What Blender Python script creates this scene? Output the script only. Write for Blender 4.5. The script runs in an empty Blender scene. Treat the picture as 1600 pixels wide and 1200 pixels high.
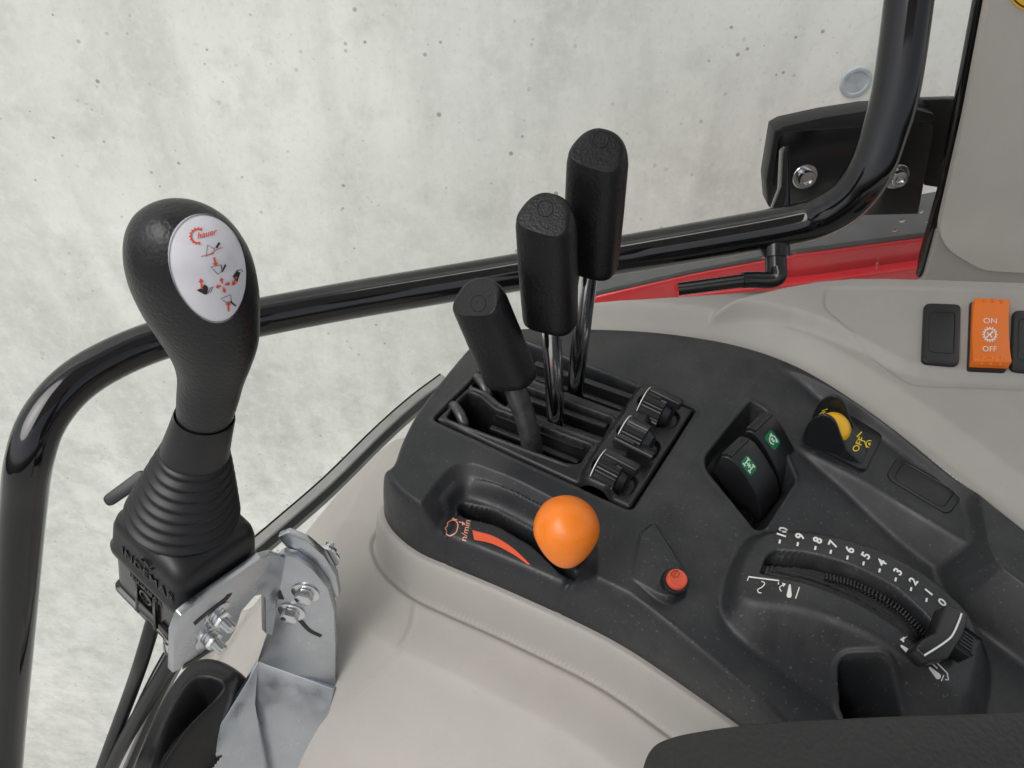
import bpy, bmesh, math, random
import numpy as np
from mathutils import Vector, Matrix
from mathutils.bvhtree import BVHTree
random.seed(7)
SC = bpy.context.scene
COL = SC.collection
R = math.radians

# ------------------------------------------------------------------ camera
PITCH, CAMH, F_PX = 42.0, 0.42, 1202.0
cd = bpy.data.cameras.new('camera'); cam = bpy.data.objects.new('camera', cd); COL.objects.link(cam)
cam.location = (0, 0, CAMH); cam.rotation_euler = (R(90 - PITCH), 0, 0)
cd.sensor_width = 36; cd.lens = 36 * F_PX / 1600; cd.clip_start = 0.01; cd.clip_end = 200
SC.camera = cam
# ------------------------------------------------------------------ light
SUN_EL, SUN_AZ = 56.0, 222.0      # azimuth clockwise from +Y (the light comes from behind and left of the viewer)
w = bpy.data.worlds.new('World'); SC.world = w; w.use_nodes = True
nt = w.node_tree; bg = nt.nodes['Background']
sky = nt.nodes.new('ShaderNodeTexSky'); sky.sky_type = 'NISHITA'; sky.sun_disc = False
sky.sun_elevation = R(SUN_EL); sky.sun_rotation = R(SUN_AZ); sky.dust_density = 3.0; sky.ozone_density = 1.0
hs = nt.nodes.new('ShaderNodeHueSaturation'); hs.inputs['Saturation'].default_value = 0.30
nt.links.new(sky.outputs[0], hs.inputs['Color']); nt.links.new(hs.outputs[0], bg.inputs[0])
bg.inputs[1].default_value = 0.12
sd_ = bpy.data.lights.new('sun', 'SUN'); sd_.energy = 2.0; sd_.angle = R(50); sd_.color = (1, .97, .93)
sun = bpy.data.objects.new('sun', sd_); COL.objects.link(sun)
_a, _e = R(SUN_AZ), R(SUN_EL)
_dir = Vector((math.sin(_a) * math.cos(_e), math.cos(_a) * math.cos(_e), math.sin(_e)))
sun.rotation_euler = _dir.to_track_quat('Z', 'Y').to_euler(); sun.location = _dir * 5
SC.view_settings.view_transform = 'Standard'; SC.view_settings.look = 'None'
SC.view_settings.gamma = 1; SC.view_settings.exposure = 0.35
SC.view_settings.use_curve_mapping = False
SC.cycles.max_bounces = 10; SC.cycles.transparent_max_bounces = 12
try: SC.cycles.use_denoising = True
except Exception: pass

# ------------------------------------------------------------------ geometry helpers
_th = R(PITCH)
FW = np.array([0, math.cos(_th), -math.sin(_th)]); RT = np.array([1., 0, 0]); UP = np.array([0, math.sin(_th), math.cos(_th)])
C0 = np.array([0, 0, CAMH])
E1 = np.array([0.849, -0.529, 0.]); E2 = np.array([0.529, 0.849, 0.]); EZ = np.array([0, 0, 1.])
def ray(u, v): return FW + RT * ((u - 800) / F_PX) + UP * ((600 - v) / F_PX)
def P(u, v, z=0.0):
    d = ray(u, v); return C0 + d * ((z - CAMH) / d[2])
def PD(u, v, dep): return C0 + ray(u, v) * dep
def PY(u, v, y):
    d = ray(u, v); return C0 + d * (y / d[1])
def PP(u, v, p0, n):
    d = ray(u, v); return C0 + d * (np.dot(np.asarray(p0) - C0, n) / np.dot(d, n))
def PF(u, v, fn, z=0.0):
    for _ in range(12):
        p = P(u, v, z); z = 0.5 * z + 0.5 * float(fn(p[0], p[1]))
    return P(u, v, z)
def unit(a): a = np.asarray(a, float); return a / np.linalg.norm(a)

def chaikin(pts, it=2, closed=True):
    pts = [np.asarray(p, float) for p in pts]
    for _ in range(it):
        out = []; n = len(pts)
        if not closed: out.append(pts[0])
        for i in range(n if closed else n - 1):
            a, b = pts[i], pts[(i + 1) % n]
            out += [a * .75 + b * .25, a * .25 + b * .75]
        if not closed: out.append(pts[-1])
        pts = out
    return pts
def rround(pts, r, seg=4):
    """polygon with each corner rounded by a fixed radius"""
    pts = [np.asarray(p, float) for p in pts]; out = []; n = len(pts)
    for i in range(n):
        a, b, c = pts[i - 1], pts[i], pts[(i + 1) % n]
        la, lc = np.linalg.norm(a - b), np.linalg.norm(c - b)
        k = min(r, la * .48, lc * .48)
        p0 = b + (a - b) / la * k; p1 = b + (c - b) / lc * k
        for j in range(seg + 1):
            t = j / seg; out.append((1 - t) ** 2 * p0 + 2 * t * (1 - t) * b + t * t * p1)
    return out
def spline(pts, n=8):
    pts = [np.asarray(p, float) for p in pts]; out = []
    q = [2 * pts[0] - pts[1]] + pts + [2 * pts[-1] - pts[-2]]
    for i in range(1, len(q) - 2):
        a, b, c, d = q[i - 1:i + 3]
        for j in range(n):
            t = j / n
            out.append(.5 * (2 * b + (c - a) * t + (2 * a - 5 * b + 4 * c - d) * t * t + (3 * b - a - 3 * c + d) * t ** 3))
    out.append(pts[-1]); return out

class Thing:
    def __init__(s, name, label, cat, loc, group=None, kind=None):
        s.o = bpy.data.objects.new(name, None); COL.objects.link(s.o); s.loc = np.asarray(loc, float)
        s.o.location = s.loc; s.o.empty_display_size = .02
        s.o['label'] = label; s.o['category'] = cat
        if group: s.o['group'] = group
        if kind: s.o['kind'] = kind
def mesh_obj(name, verts, faces, mat, parent=None, sharp=35, sub=None, label=None, kind=None):
    org = parent.loc if parent else np.zeros(3)
    me = bpy.data.meshes.new(name)
    V = np.asarray(verts, float) - org
    me.from_pydata(V.tolist(), [], [list(f) for f in faces]); me.update()
    return fin(name, me, mat, parent, sharp, sub, label, kind)
def fin(name, me, mat, parent=None, sharp=35, sub=None, label=None, kind=None):
    if sharp:
        for p in me.polygons: p.use_smooth = True
        if sharp < 180: me.set_sharp_from_angle(angle=R(sharp))
    for m in (mat if isinstance(mat, (list, tuple)) else [mat]): me.materials.append(m)
    o = bpy.data.objects.new(name, me); COL.objects.link(o)
    o.parent = sub if sub else (parent.o if parent else None)
    if label: o['label'] = label
    if kind: o['kind'] = kind
    return o
def bm_obj(name, bm, mat, parent=None, sharp=35, sub=None, label=None, kind=None):
    bmesh.ops.recalc_face_normals(bm, faces=bm.faces)
    me = bpy.data.meshes.new(name)
    org = parent.loc if parent else np.zeros(3)
    for v in bm.verts: v.co -= Vector(org)
    bm.to_mesh(me); bm.free()
    return fin(name, me, mat, parent, sharp, sub, label, kind)

def add_tube(bm, pts, r, n=16, caps=True):
    pts = [Vector(p) for p in pts]; rr = r if isinstance(r, (list, tuple, np.ndarray)) else [r] * len(pts)
    T0 = (pts[1] - pts[0]).normalized()
    ref = Vector((0, 0, 1)) if abs(T0.z) < .9 else Vector((1, 0, 0))
    N = (ref - T0 * ref.dot(T0)).normalized(); rings = []
    for i, p in enumerate(pts):
        T = (pts[min(i + 1, len(pts) - 1)] - pts[max(i - 1, 0)]).normalized()
        N = (N - T * N.dot(T)).normalized(); B = T.cross(N)
        rings.append([bm.verts.new(p + (N * math.cos(2 * math.pi * k / n) + B * math.sin(2 * math.pi * k / n)) * rr[i]) for k in range(n)])
    for a, b in zip(rings, rings[1:]):
        for k in range(n): bm.faces.new((a[k], a[(k + 1) % n], b[(k + 1) % n], b[k]))
    if caps:
        bm.faces.new(rings[0][::-1]); bm.faces.new(rings[-1])
def add_rings(bm, rings, caps=True):
    vr = [[bm.verts.new(p) for p in r] for r in rings]; n = len(vr[0])
    for a, b in zip(vr, vr[1:]):
        for k in range(n): bm.faces.new((a[k], a[(k + 1) % n], b[(k + 1) % n], b[k]))
    if caps:
        bm.faces.new(vr[0][::-1]); bm.faces.new(vr[-1])
def add_lathe(bm, prof, p0, ax, n=32, caps=True):
    ax = Vector(unit(ax)); p0 = Vector(p0)
    ref = Vector((0, 0, 1)) if abs(ax.z) < .9 else Vector((1, 0, 0))
    N = (ref - ax * ref.dot(ax)).normalized(); B = ax.cross(N)
    add_rings(bm, [[p0 + ax * h + (N * math.cos(2 * math.pi * k / n) + B * math.sin(2 * math.pi * k / n)) * max(r, 1e-5) for k in range(n)] for r, h in prof], caps)
def add_prism(bm, pts, off, bevel=0.0, seg=2):
    b2 = bmesh.new()
    off = Vector(off)
    a = [b2.verts.new(Vector(p)) for p in pts]; b = [b2.verts.new(Vector(p) + off) for p in pts]; n = len(a)
    b2.faces.new(a); b2.faces.new(b[::-1])
    for i in range(n): b2.faces.new((a[i], b[i], b[(i + 1) % n], a[(i + 1) % n]))
    bmesh.ops.recalc_face_normals(b2, faces=b2.faces)
    if bevel:
        es = [e for e in b2.edges if len(e.link_faces) == 2 and e.calc_face_angle(0) > R(28)]
        bmesh.ops.bevel(b2, geom=es, offset=bevel, segments=seg, affect='EDGES', clamp_overlap=True, profile=.5)
    merge(bm, b2)
def add_box(bm, c, ax, half, bevel=0.0, seg=2):
    b2 = bmesh.new(); bmesh.ops.create_cube(b2, size=2)
    ax = [Vector(unit(x)) for x in ax]; c = Vector(c)
    for v in b2.verts: v.co = c + ax[0] * v.co.x * half[0] + ax[1] * v.co.y * half[1] + ax[2] * v.co.z * half[2]
    if bevel: bmesh.ops.bevel(b2, geom=list(b2.edges), offset=bevel, segments=seg, affect='EDGES', clamp_overlap=True, profile=.5)
    merge(bm, b2)
def merge(bm, b2):
    me = bpy.data.meshes.new('tmp'); b2.to_mesh(me); b2.free(); bm.from_mesh(me); bpy.data.meshes.remove(me)
def add_hex(bm, c, ax, r, h, bevel=.0006):
    ax = unit(ax); ref = np.array([0, 0, 1.]) if abs(ax[2]) < .9 else np.array([1., 0, 0])
    N = unit(ref - ax * ref.dot(ax)); B = np.cross(ax, N)
    add_prism(bm, [np.asarray(c) + (N * math.cos(R(60 * k + 15)) + B * math.sin(R(60 * k + 15))) * r for k in range(6)], ax * h, bevel)

# ------------------------------------------------------------------ draping of printed marks
def bvh_of(o):
    me = o.data; M = Matrix.Translation(Vector(np.array(o.parent.location) if o.parent and not o.parent.parent else (o.parent.parent.location if o.parent else (0, 0, 0))))
    vs = [M @ v.co for v in me.vertices]
    return BVHTree.FromPolygons(vs, [tuple(p.vertices) for p in me.polygons])
def hit(u, v, bvh):
    d = Vector(ray(u, v)); loc, n, i, t = bvh.ray_cast(Vector(C0), d.normalized())
    if loc is None: return None, None
    if n.dot(d) > 0: n = -n
    return np.array(loc), np.array(n)
class Ink:
    def __init__(s): s.v = []; s.f = []
    def poly(s, pts):
        k = len(s.v); s.v += [tuple(p) for p in pts]; s.f.append(list(range(k, k + len(pts)))); return s
    def stroke(s, pts, w, closed=False):
        pts = [np.asarray(p, float) for p in pts]; n = len(pts)
        L = []
        for i in range(n):
            if closed: a, b = pts[i - 1], pts[(i + 1) % n]
            else: a, b = pts[max(i - 1, 0)], pts[min(i + 1, n - 1)]
            t = (b - a) / (np.linalg.norm(b - a) + 1e-9); nn = np.array([-t[1], t[0]]) * w / 2
            L.append((pts[i] + nn, pts[i] - nn))
        for i in range(n if closed else n - 1):
            a, b = L[i], L[(i + 1) % n]; s.poly([a[0], b[0], b[1], a[1]])
        return s
    def ring(s, c, r, w, n=18, ry=None, a0=0, a1=360):
        ry = ry or r
        return s.stroke([(c[0] + r * math.cos(R(a0 + (a1 - a0) * k / n)), c[1] + ry * math.sin(R(a0 + (a1 - a0) * k / n))) for k in range(n + (a1 - a0 < 360))], w, a1 - a0 >= 360)
    def disc(s, c, r, n=14, ry=None):
        ry = ry or r
        return s.poly([(c[0] + r * math.cos(2 * math.pi * k / n), c[1] + ry * math.sin(2 * math.pi * k / n)) for k in range(n)])
    def text(s, txt, org, ex, ey, bold=0.0):
        """text laid from org with x axis ex and y axis ey (pixels per em)"""
        cu = bpy.data.curves.new('t', 'FONT'); cu.body = txt; cu.align_x = 'CENTER'; cu.align_y = 'CENTER'; cu.size = 1; cu.offset = bold; cu.resolution_u = 3
        o = bpy.data.objects.new('t', cu); COL.objects.link(o)
        dg = bpy.context.evaluated_depsgraph_get(); me = bpy.data.meshes.new_from_object(o.evaluated_get(dg))
        k = len(s.v)
        s.v += [(org[0] + ex[0] * v.co.x + ey[0] * v.co.y, org[1] + ex[1] * v.co.x + ey[1] * v.co.y) for v in me.vertices]
        s.f += [[k + i for i in p.vertices] for p in me.polygons]
        bpy.data.objects.remove(o); bpy.data.curves.remove(cu); bpy.data.meshes.remove(me); return s
    def affine(s, org, ex, ey):
        s.v = [(org[0] + ex[0] * x + ey[0] * y, org[1] + ex[1] * x + ey[1] * y) for x, y in s.v]; return s
    def build(s, name, mat, bvh, parent, sub=None, eps=.0004):
        V = []; bad = set()
        for i, (u, v) in enumerate(s.v):
            p, n = hit(u, v, bvh)
            if p is None: bad.add(i); V.append(np.zeros(3))
            else: V.append(p + n * eps)
        F = [f for f in s.f if not any(i in bad for i in f)]
        return mesh_obj(name, V, F, mat, parent, 0, sub)

# ------------------------------------------------------------------ height fields
def sdp(X, Y, poly):
    """signed distance to closed polygon, negative inside"""
    poly = np.array([(p[0], p[1]) for p in poly]); D = np.full(X.shape, 1e9); ins = np.zeros(X.shape, bool)
    n = len(poly)
    for i in range(n):
        a, b = poly[i], poly[(i + 1) % n]; e = b - a; L2 = e @ e + 1e-18
        t = np.clip(((X - a[0]) * e[0] + (Y - a[1]) * e[1]) / L2, 0, 1)
        D = np.minimum(D, (X - a[0] - t * e[0]) ** 2 + (Y - a[1] - t * e[1]) ** 2)
        c = ((a[1] > Y) != (b[1] > Y)) & (X < (b[0] - a[0]) * (Y - a[1]) / (b[1] - a[1] + 1e-18) + a[0])
        ins ^= c
    D = np.sqrt(D); return np.where(ins, -D, D)
def dpl(X, Y, pts):
    """distance to an open polyline"""
    D = np.full(X.shape, 1e9); pts = np.array([(p[0], p[1]) for p in pts])
    for a, b in zip(pts, pts[1:]):
        e = b - a; L2 = e @ e + 1e-18
        t = np.clip(((X - a[0]) * e[0] + (Y - a[1]) * e[1]) / L2, 0, 1)
        D = np.minimum(D, (X - a[0] - t * e[0]) ** 2 + (Y - a[1] - t * e[1]) ** 2)
    return np.sqrt(D)
def smax(a, b, k=.003):
    h = np.clip(.5 + .5 * (a - b) / k, 0, 1); return b + (a - b) * h + k * h * (1 - h)
def smin(a, b, k=.003): return -smax(-a, -b, k)
def sst(x): x = np.clip(x, 0, 1); return x * x * (3 - 2 * x)
def hf_mesh(name, X, Y, H, keep, mat, parent, sub=None, sharp=180, label=None):
    ny, nx = X.shape
    idx = np.arange(nx * ny).reshape(ny, nx)
    q = np.stack([idx[:-1, :-1], idx[:-1, 1:], idx[1:, 1:], idx[1:, :-1]], -1)
    kc = keep[:-1, :-1] & keep[:-1, 1:] & keep[1:, 1:] & keep[1:, :-1]
    q = q[kc]; used = np.unique(q); remap = np.full(nx * ny, -1); remap[used] = np.arange(len(used)); q = remap[q]
    V = np.stack([X.ravel(), Y.ravel(), H.ravel()], 1)[used] - parent.loc
    me = bpy.data.meshes.new(name); nq = len(q)
    me.vertices.add(len(V)); me.vertices.foreach_set('co', V.astype(np.float32).ravel())
    me.loops.add(nq * 4); me.loops.foreach_set('vertex_index', q.astype(np.int32).ravel())
    me.polygons.add(nq); me.polygons.foreach_set('loop_start', np.arange(0, nq * 4, 4, dtype=np.int32)); 
    me.update(calc_edges=True); me.validate()
    me.polygons.foreach_set('use_smooth', np.ones(len(me.polygons), bool))
    return fin(name, me, mat, parent, 0, sub, label)
def grid(x0, x1, y0, y1, step):
    return np.meshgrid(np.arange(x0, x1, step), np.arange(y0, y1, step))

# ------------------------------------------------------------------ materials
def mat_base(name):
    m = bpy.data.materials.new(name); m.use_nodes = True
    return m, m.node_tree.nodes, m.node_tree.links, m.node_tree.nodes['Principled BSDF']
def mat(name, col, rough=.5, metal=0.0, bump=0.0, bscale=1500., grain='voronoi', spec=.5, coat=0.0, mottle=0.0, mscale=30., dust=0.0, aniso=0.0, roughvar=0.0, dustcol=(.30, .29, .26, 1)):
    m, N, L, b = mat_base(name)
    b.inputs['Base Color'].default_value = (*col, 1); b.inputs['Roughness'].default_value = rough; b.inputs['Metallic'].default_value = metal
    b.inputs['Specular IOR Level'].default_value = spec; b.inputs['Coat Weight'].default_value = coat; b.inputs['Coat Roughness'].default_value = .05
    tc = N.new('ShaderNodeTexCoord'); co = tc.outputs['Object']
    if mottle or dust:
        n1 = N.new('ShaderNodeTexNoise'); n1.inputs['Scale'].default_value = mscale; n1.inputs['Detail'].default_value = 6; n1.inputs['Roughness'].default_value = .6
        L.new(co, n1.inputs['Vector'])
        mx = N.new('ShaderNodeMix'); mx.data_type = 'RGBA'
        mr = N.new('ShaderNodeMapRange'); mr.inputs[1].default_value = .3; mr.inputs[2].default_value = .7; mr.inputs[3].default_value = 1 - mottle; mr.inputs[4].default_value = 1 + mottle
        L.new(n1.outputs[0], mr.inputs[0])
        vm = N.new('ShaderNodeVectorMath'); vm.operation = 'SCALE'; vm.inputs[0].default_value = col; L.new(mr.outputs[0], vm.inputs['Scale'])
        src = vm.outputs[0]
        if dust:
            n2 = N.new('ShaderNodeTexNoise'); n2.inputs['Scale'].default_value = 420; n2.inputs['Detail'].default_value = 2; L.new(co, n2.inputs['Vector'])
            r2 = N.new('ShaderNodeMapRange'); r2.inputs[1].default_value = .655; r2.inputs[2].default_value = .74; r2.inputs[4].default_value = dust; L.new(n2.outputs[0], r2.inputs[0])
            n3 = N.new('ShaderNodeTexNoise'); n3.inputs['Scale'].default_value = 14; n3.inputs['Detail'].default_value = 8; n3.inputs['Roughness'].default_value = .65; L.new(co, n3.inputs['Vector'])
            r3 = N.new('ShaderNodeMapRange'); r3.inputs[1].default_value = .45; r3.inputs[2].default_value = .75; r3.inputs[4].default_value = dust * .5; L.new(n3.outputs[0], r3.inputs[0])
            ad = N.new('ShaderNodeMath'); ad.operation = 'ADD'; L.new(r2.outputs[0], ad.inputs[0]); L.new(r3.outputs[0], ad.inputs[1])
            L.new(ad.outputs[0], mx.inputs['Factor']); L.new(src, mx.inputs['A']); mx.inputs['B'].default_value = dustcol
            src = mx.outputs['Result']
        L.new(src, b.inputs['Base Color'])
    if roughvar:
        n4 = N.new('ShaderNodeTexNoise'); n4.inputs['Scale'].default_value = 60; n4.inputs['Detail'].default_value = 5; L.new(co, n4.inputs['Vector'])
        r4 = N.new('ShaderNodeMapRange'); r4.inputs[1].default_value = .3; r4.inputs[2].default_value = .7; r4.inputs[3].default_value = max(.02, rough - roughvar); r4.inputs[4].default_value = rough + roughvar
        L.new(n4.outputs[0], r4.inputs[0]); L.new(r4.outputs[0], b.inputs['Roughness'])
    if bump:
        bp = N.new('ShaderNodeBump'); bp.inputs['Strength'].default_value = bump; bp.inputs['Distance'].default_value = .0004
        if grain == 'voronoi':
            t = N.new('ShaderNodeTexVoronoi'); t.feature = 'SMOOTH_F1'; t.inputs['Scale'].default_value = bscale; out = t.outputs['Distance']
        else:
            t = N.new('ShaderNodeTexNoise'); t.inputs['Scale'].default_value = bscale; t.inputs['Detail'].default_value = 3; out = t.outputs[0]
        L.new(co, t.inputs['Vector']); L.new(out, bp.inputs['Height']); L.new(bp.outputs[0], b.inputs['Normal'])
    return m
M = {}
M['cover'] = mat('black_moulded_plastic', (.016, .0172, .020), .45, bump=.12, bscale=1100, grain='noise', mottle=.15, mscale=25, dust=.20, roughvar=.09)
M['gate'] = mat('black_gate_plastic', (.011, .0115, .013), .40, bump=.10, bscale=1300, grain='noise', mottle=.15, mscale=30, dust=.12, roughvar=.05)
M['dark'] = mat('dark_recess_plastic', (.010, .010, .011), .5, bump=.1, bscale=900, grain='noise')
M['band'] = mat('dark_slot_band', (.006, .006, .007), .32, bump=.05, bscale=900, grain='noise', mottle=.3, mscale=60)
M['rubber'] = mat('black_rubber', (.007, .007, .0085), .42, spec=.42, bump=.06, bscale=900, grain='noise', mottle=.1, dust=.04)
M['grip'] = mat('grained_black_grip', (.008, .0085, .010), .38, spec=.42, bump=.5, bscale=620, mottle=.1, roughvar=.05)
M['lever_grip'] = mat('grained_lever_grip', (.005, .005, .006), .40, spec=.38, bump=.6, bscale=560, mottle=.1, roughvar=.05)
M['armrest'] = mat('grained_armrest_vinyl', (.017, .0175, .018), .43, bump=1.0, bscale=430, mottle=.12)
M['switch'] = mat('black_switch_plastic', (.010, .0105, .012), .36, bump=.05, bscale=1400, grain='noise')
M['gloss'] = mat('glossy_black_paint', (.004, .004, .005), .09, coat=.3, spec=.4, bump=.06, bscale=45, grain='noise')
M['paint'] = mat('satin_black_paint', (.008, .008, .009), .22, bump=.04, bscale=120, grain='noise')
M['beige'] = mat('warm_grey_plastic', (.355, .335, .310), .55, bump=.16, bscale=1200, grain='noise', mottle=.06, mscale=9, dust=.10, dustcol=(.16, .15, .13, 1), spec=.35)
M['beige_d'] = mat('warm_grey_trim', (.47, .44, .40), .6, bump=.08, bscale=1500, grain='noise', mottle=.03, spec=.3)
M['strip'] = mat('grey_sill_strip', (.22, .22, .21), .45, bump=.05, bscale=500, grain='noise', mottle=.15)
M['chrome'] = mat('chromed_rod', (.62, .63, .64), .14, 1.0, bump=.08, bscale=260, grain='noise', roughvar=.06)
M['darkbar'] = mat('dark_steel_bar', (.10, .10, .105), .36, .7, bump=.2, bscale=300, grain='noise', mottle=.4, mscale=80, roughvar=.1)
M['zinc'] = mat('zinc_plated_steel', (.52, .545, .575), .33, 1.0, bump=.05, bscale=200, grain='noise', mottle=.07, mscale=25, roughvar=.10)
M['bolt'] = mat('bright_bolt', (.68, .69, .70), .17, 1.0, bump=.05, bscale=300, grain='noise')
M['orange'] = mat('orange_knob_plastic', (.83, .20, .012), .36, bump=.05, bscale=240, grain='noise', mottle=.07, mscale=70, dust=.10, dustcol=(.35, .10, .02, 1), roughvar=.10)
M['orange_sw'] = mat('orange_switch_plastic', (.78, .17, .012), .40)
M['red_btn'] = mat('red_button_plastic', (.58, .085, .04), .48)
M['yellow'] = mat('yellow_lens', (.85, .47, .015), .35)
M['green'] = mat('green_label', (.005, .17, .055), .35)
M['white_ink'] = mat('white_print', (.75, .75, .73), .5)
M['red_ink'] = mat('orange_red_print', (.80, .12, .045), .45)
M['pale_ink'] = mat('pale_salmon_print', (.80, .36, .26), .5)
M['badge_red'] = mat('badge_red_print', (.70, .075, .03), .4)
M['black_ink'] = mat('black_print', (.012, .012, .012), .4)
M['yellow_ink'] = mat('yellow_print', (.85, .62, .03), .5)
M['green_ink'] = mat('pale_green_print', (.62, .82, .68), .5)
M['badge'] = mat('pale_badge_plastic', (.66, .65, .70), .20, coat=.7, mottle=.05, mscale=60)
M['badge_rim'] = mat('clear_badge_rim', (.52, .52, .55), .12, coat=1.0)
M['white'] = mat('white_plastic', (.75, .75, .73), .4)
M['red'] = mat('red_fender_paint', (.62, .022, .030), .25, coat=.3, mottle=.05)
M['grey_f'] = mat('dark_grey_fender_edge', (.085, .087, .09), .5, mottle=.15, bump=.1, bscale=200, grain='noise')

def concrete():
    m, N, L, b = mat_base('weathered_concrete')
    tc = N.new('ShaderNodeTexCoord'); co = tc.outputs['Object']
    def noise(s, d=6, r=.6, dist=0):
        n = N.new('ShaderNodeTexNoise'); n.inputs['Scale'].default_value = s; n.inputs['Detail'].default_value = d; n.inputs['Roughness'].default_value = r; n.inputs['Distortion'].default_value = dist
        L.new(co, n.inputs['Vector']); return n.outputs[0]
    def rng(x, a, bb, c, d):
        n = N.new('ShaderNodeMapRange'); n.inputs[1].default_value = a; n.inputs[2].default_value = bb; n.inputs[3].default_value = c; n.inputs[4].default_value = d; L.new(x, n.inputs[0]); return n.outputs[0]
    def mix(f, a, bb):
        n = N.new('ShaderNodeMix'); n.data_type = 'RGBA'; L.new(f, n.inputs['Factor'])
        for k, s in (('A', a), ('B', bb)):
            if isinstance(s, tuple): n.inputs[k].default_value = s
            else: L.new(s, n.inputs[k])
        return n.outputs['Result']
    base = mix(rng(noise(1.5, 4, .55, .1), .38, .62, 0, 1), (.80, .785, .75, 1), (.66, .655, .625, 1))
    mp = N.new('ShaderNodeMapping'); mp.inputs['Scale'].default_value = (7, 7, 1.1); L.new(co, mp.inputs['Vector'])
    st = N.new('ShaderNodeTexNoise'); st.inputs['Scale'].default_value = 1; st.inputs['Detail'].default_value = 6; st.inputs['Roughness'].default_value = .6; L.new(mp.outputs[0], st.inputs['Vector'])
    base = mix(rng(st.outputs[0], .46, .66, 0, .6), base, (.53, .53, .50, 1))
    base = mix(rng(noise(7, 8, .70), .50, .68, 0, .6), base, (.50, .50, .46, 1))
    base = mix(rng(noise(45, 5, .7), .48, .70, 0, .55), base, (.80, .80, .77, 1))
    base = mix(rng(noise(130, 4, .7), .56, .74, 0, .40), base, (.40, .40, .36, 1))
    # greenish grime that belongs to the lower wall
    sep = N.new('ShaderNodeSeparateXYZ'); L.new(co, sep.inputs[0])
    low = rng(sep.outputs['Z'], 2.75, 2.1, .1, 1)
    g = N.new('ShaderNodeMath'); g.operation = 'MULTIPLY'; L.new(rng(noise(16, 9, .74, .05), .45, .64, 0, .48), g.inputs[0]); L.new(low, g.inputs[1])
    base = mix(g.outputs[0], base, (.42, .42, .375, 1))
    # pits
    v = N.new('ShaderNodeTexVoronoi'); v.inputs['Scale'].default_value = 26; v.inputs['Randomness'].default_value = 1; L.new(co, v.inputs['Vector'])
    wn = rng(noise(5, 3), .50, .60, 0, 1)
    size = N.new('ShaderNodeTexWhiteNoise'); L.new(v.outputs['Position'], size.inputs['Vector'])
    th = rng(size.outputs['Value'], .55, 1., 0, .10)
    lt = N.new('ShaderNodeMath'); lt.operation = 'LESS_THAN'; L.new(v.outputs['Distance'], lt.inputs[0]); L.new(th, lt.inputs[1])
    v2 = N.new('ShaderNodeTexVoronoi'); v2.inputs['Scale'].default_value = 75; L.new(co, v2.inputs['Vector'])
    s2 = N.new('ShaderNodeTexWhiteNoise'); L.new(v2.outputs['Position'], s2.inputs['Vector'])
    th2 = rng(s2.outputs['Value'], .72, 1., 0, .22)
    lt2 = N.new('ShaderNodeMath'); lt2.operation = 'LESS_THAN'; L.new(v2.outputs['Distance'], lt2.inputs[0]); L.new(th2, lt2.inputs[1])
    pit = N.new('ShaderNodeMath'); pit.operation = 'MAXIMUM'; L.new(lt.outputs[0], pit.inputs[0])
    pm = N.new('ShaderNodeMath'); pm.operation = 'MULTIPLY'; L.new(lt2.outputs[0], pm.inputs[0]); L.new(wn, pm.inputs[1]); L.new(pm.outputs[0], pit.inputs[1])
    base = mix(rng(pit.outputs[0], 0, 1, 0, .62), base, (.16, .165, .14, 1))
    # thin scratches and mortar smears
    base = mix(rng(noise(3.5, 10, .8, .8), .66, .74, 0, .35), base, (.34, .35, .31, 1))
    L.new(base, b.inputs['Base Color']); b.inputs['Roughness'].default_value = .85; b.inputs['Specular IOR Level'].default_value = .25
    bp = N.new('ShaderNodeBump'); bp.inputs['Strength'].default_value = .22; bp.inputs['Distance'].default_value = .002
    sub = N.new('ShaderNodeMath'); sub.operation = 'SUBTRACT'; L.new(noise(40, 8, .7), sub.inputs[0]); L.new(pit.outputs[0], sub.inputs[1])
    L.new(sub.outputs[0], bp.inputs['Height']); L.new(bp.outputs[0], b.inputs['Normal'])
    return m
M['concrete'] = concrete()
M['asphalt'] = mat('grey_concrete_yard', (.38, .38, .36), .9, bump=.3, bscale=90, grain='noise', mottle=.3, mscale=8)
M['shade_roof'] = mat('pale_shade_panel', (.5, .48, .45), .9)  # pale surface of the panel added overhead to shade the console
M['plug'] = mat('grey_plug', (.38, .41, .44), .6, mottle=.15, mscale=60)
def glass_mat():
    m, N, L, b = mat_base('window_glass'); N.remove(b)
    tr = N.new('ShaderNodeBsdfTransparent'); tr.inputs[0].default_value = (.985, .995, .99, 1); gl = N.new('ShaderNodeBsdfGlossy'); gl.inputs['Roughness'].default_value = .01
    lw = N.new('ShaderNodeLayerWeight'); lw.inputs[0].default_value = .5
    pw = N.new('ShaderNodeMath'); pw.operation = 'POWER'; pw.inputs[1].default_value = 4; L.new(lw.outputs['Facing'], pw.inputs[0])
    fr = N.new('ShaderNodeMapRange'); fr.inputs[3].default_value = .012; fr.inputs[4].default_value = .25; L.new(pw.outputs[0], fr.inputs[0])
    mx = N.new('ShaderNodeMixShader'); L.new(fr.outputs[0], mx.inputs[0]); L.new(tr.outputs[0], mx.inputs[1]); L.new(gl.outputs[0], mx.inputs[2])
    L.new(mx.outputs[0], N['Material Output'].inputs[0]); return m
M['glass'] = glass_mat()
def drop_mat():
    m, N, L, b = mat_base('water'); b.inputs['Transmission Weight'].default_value = 1; b.inputs['IOR'].default_value = 1.33; b.inputs['Roughness'].default_value = .0
    return m
M['water'] = drop_mat()

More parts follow.
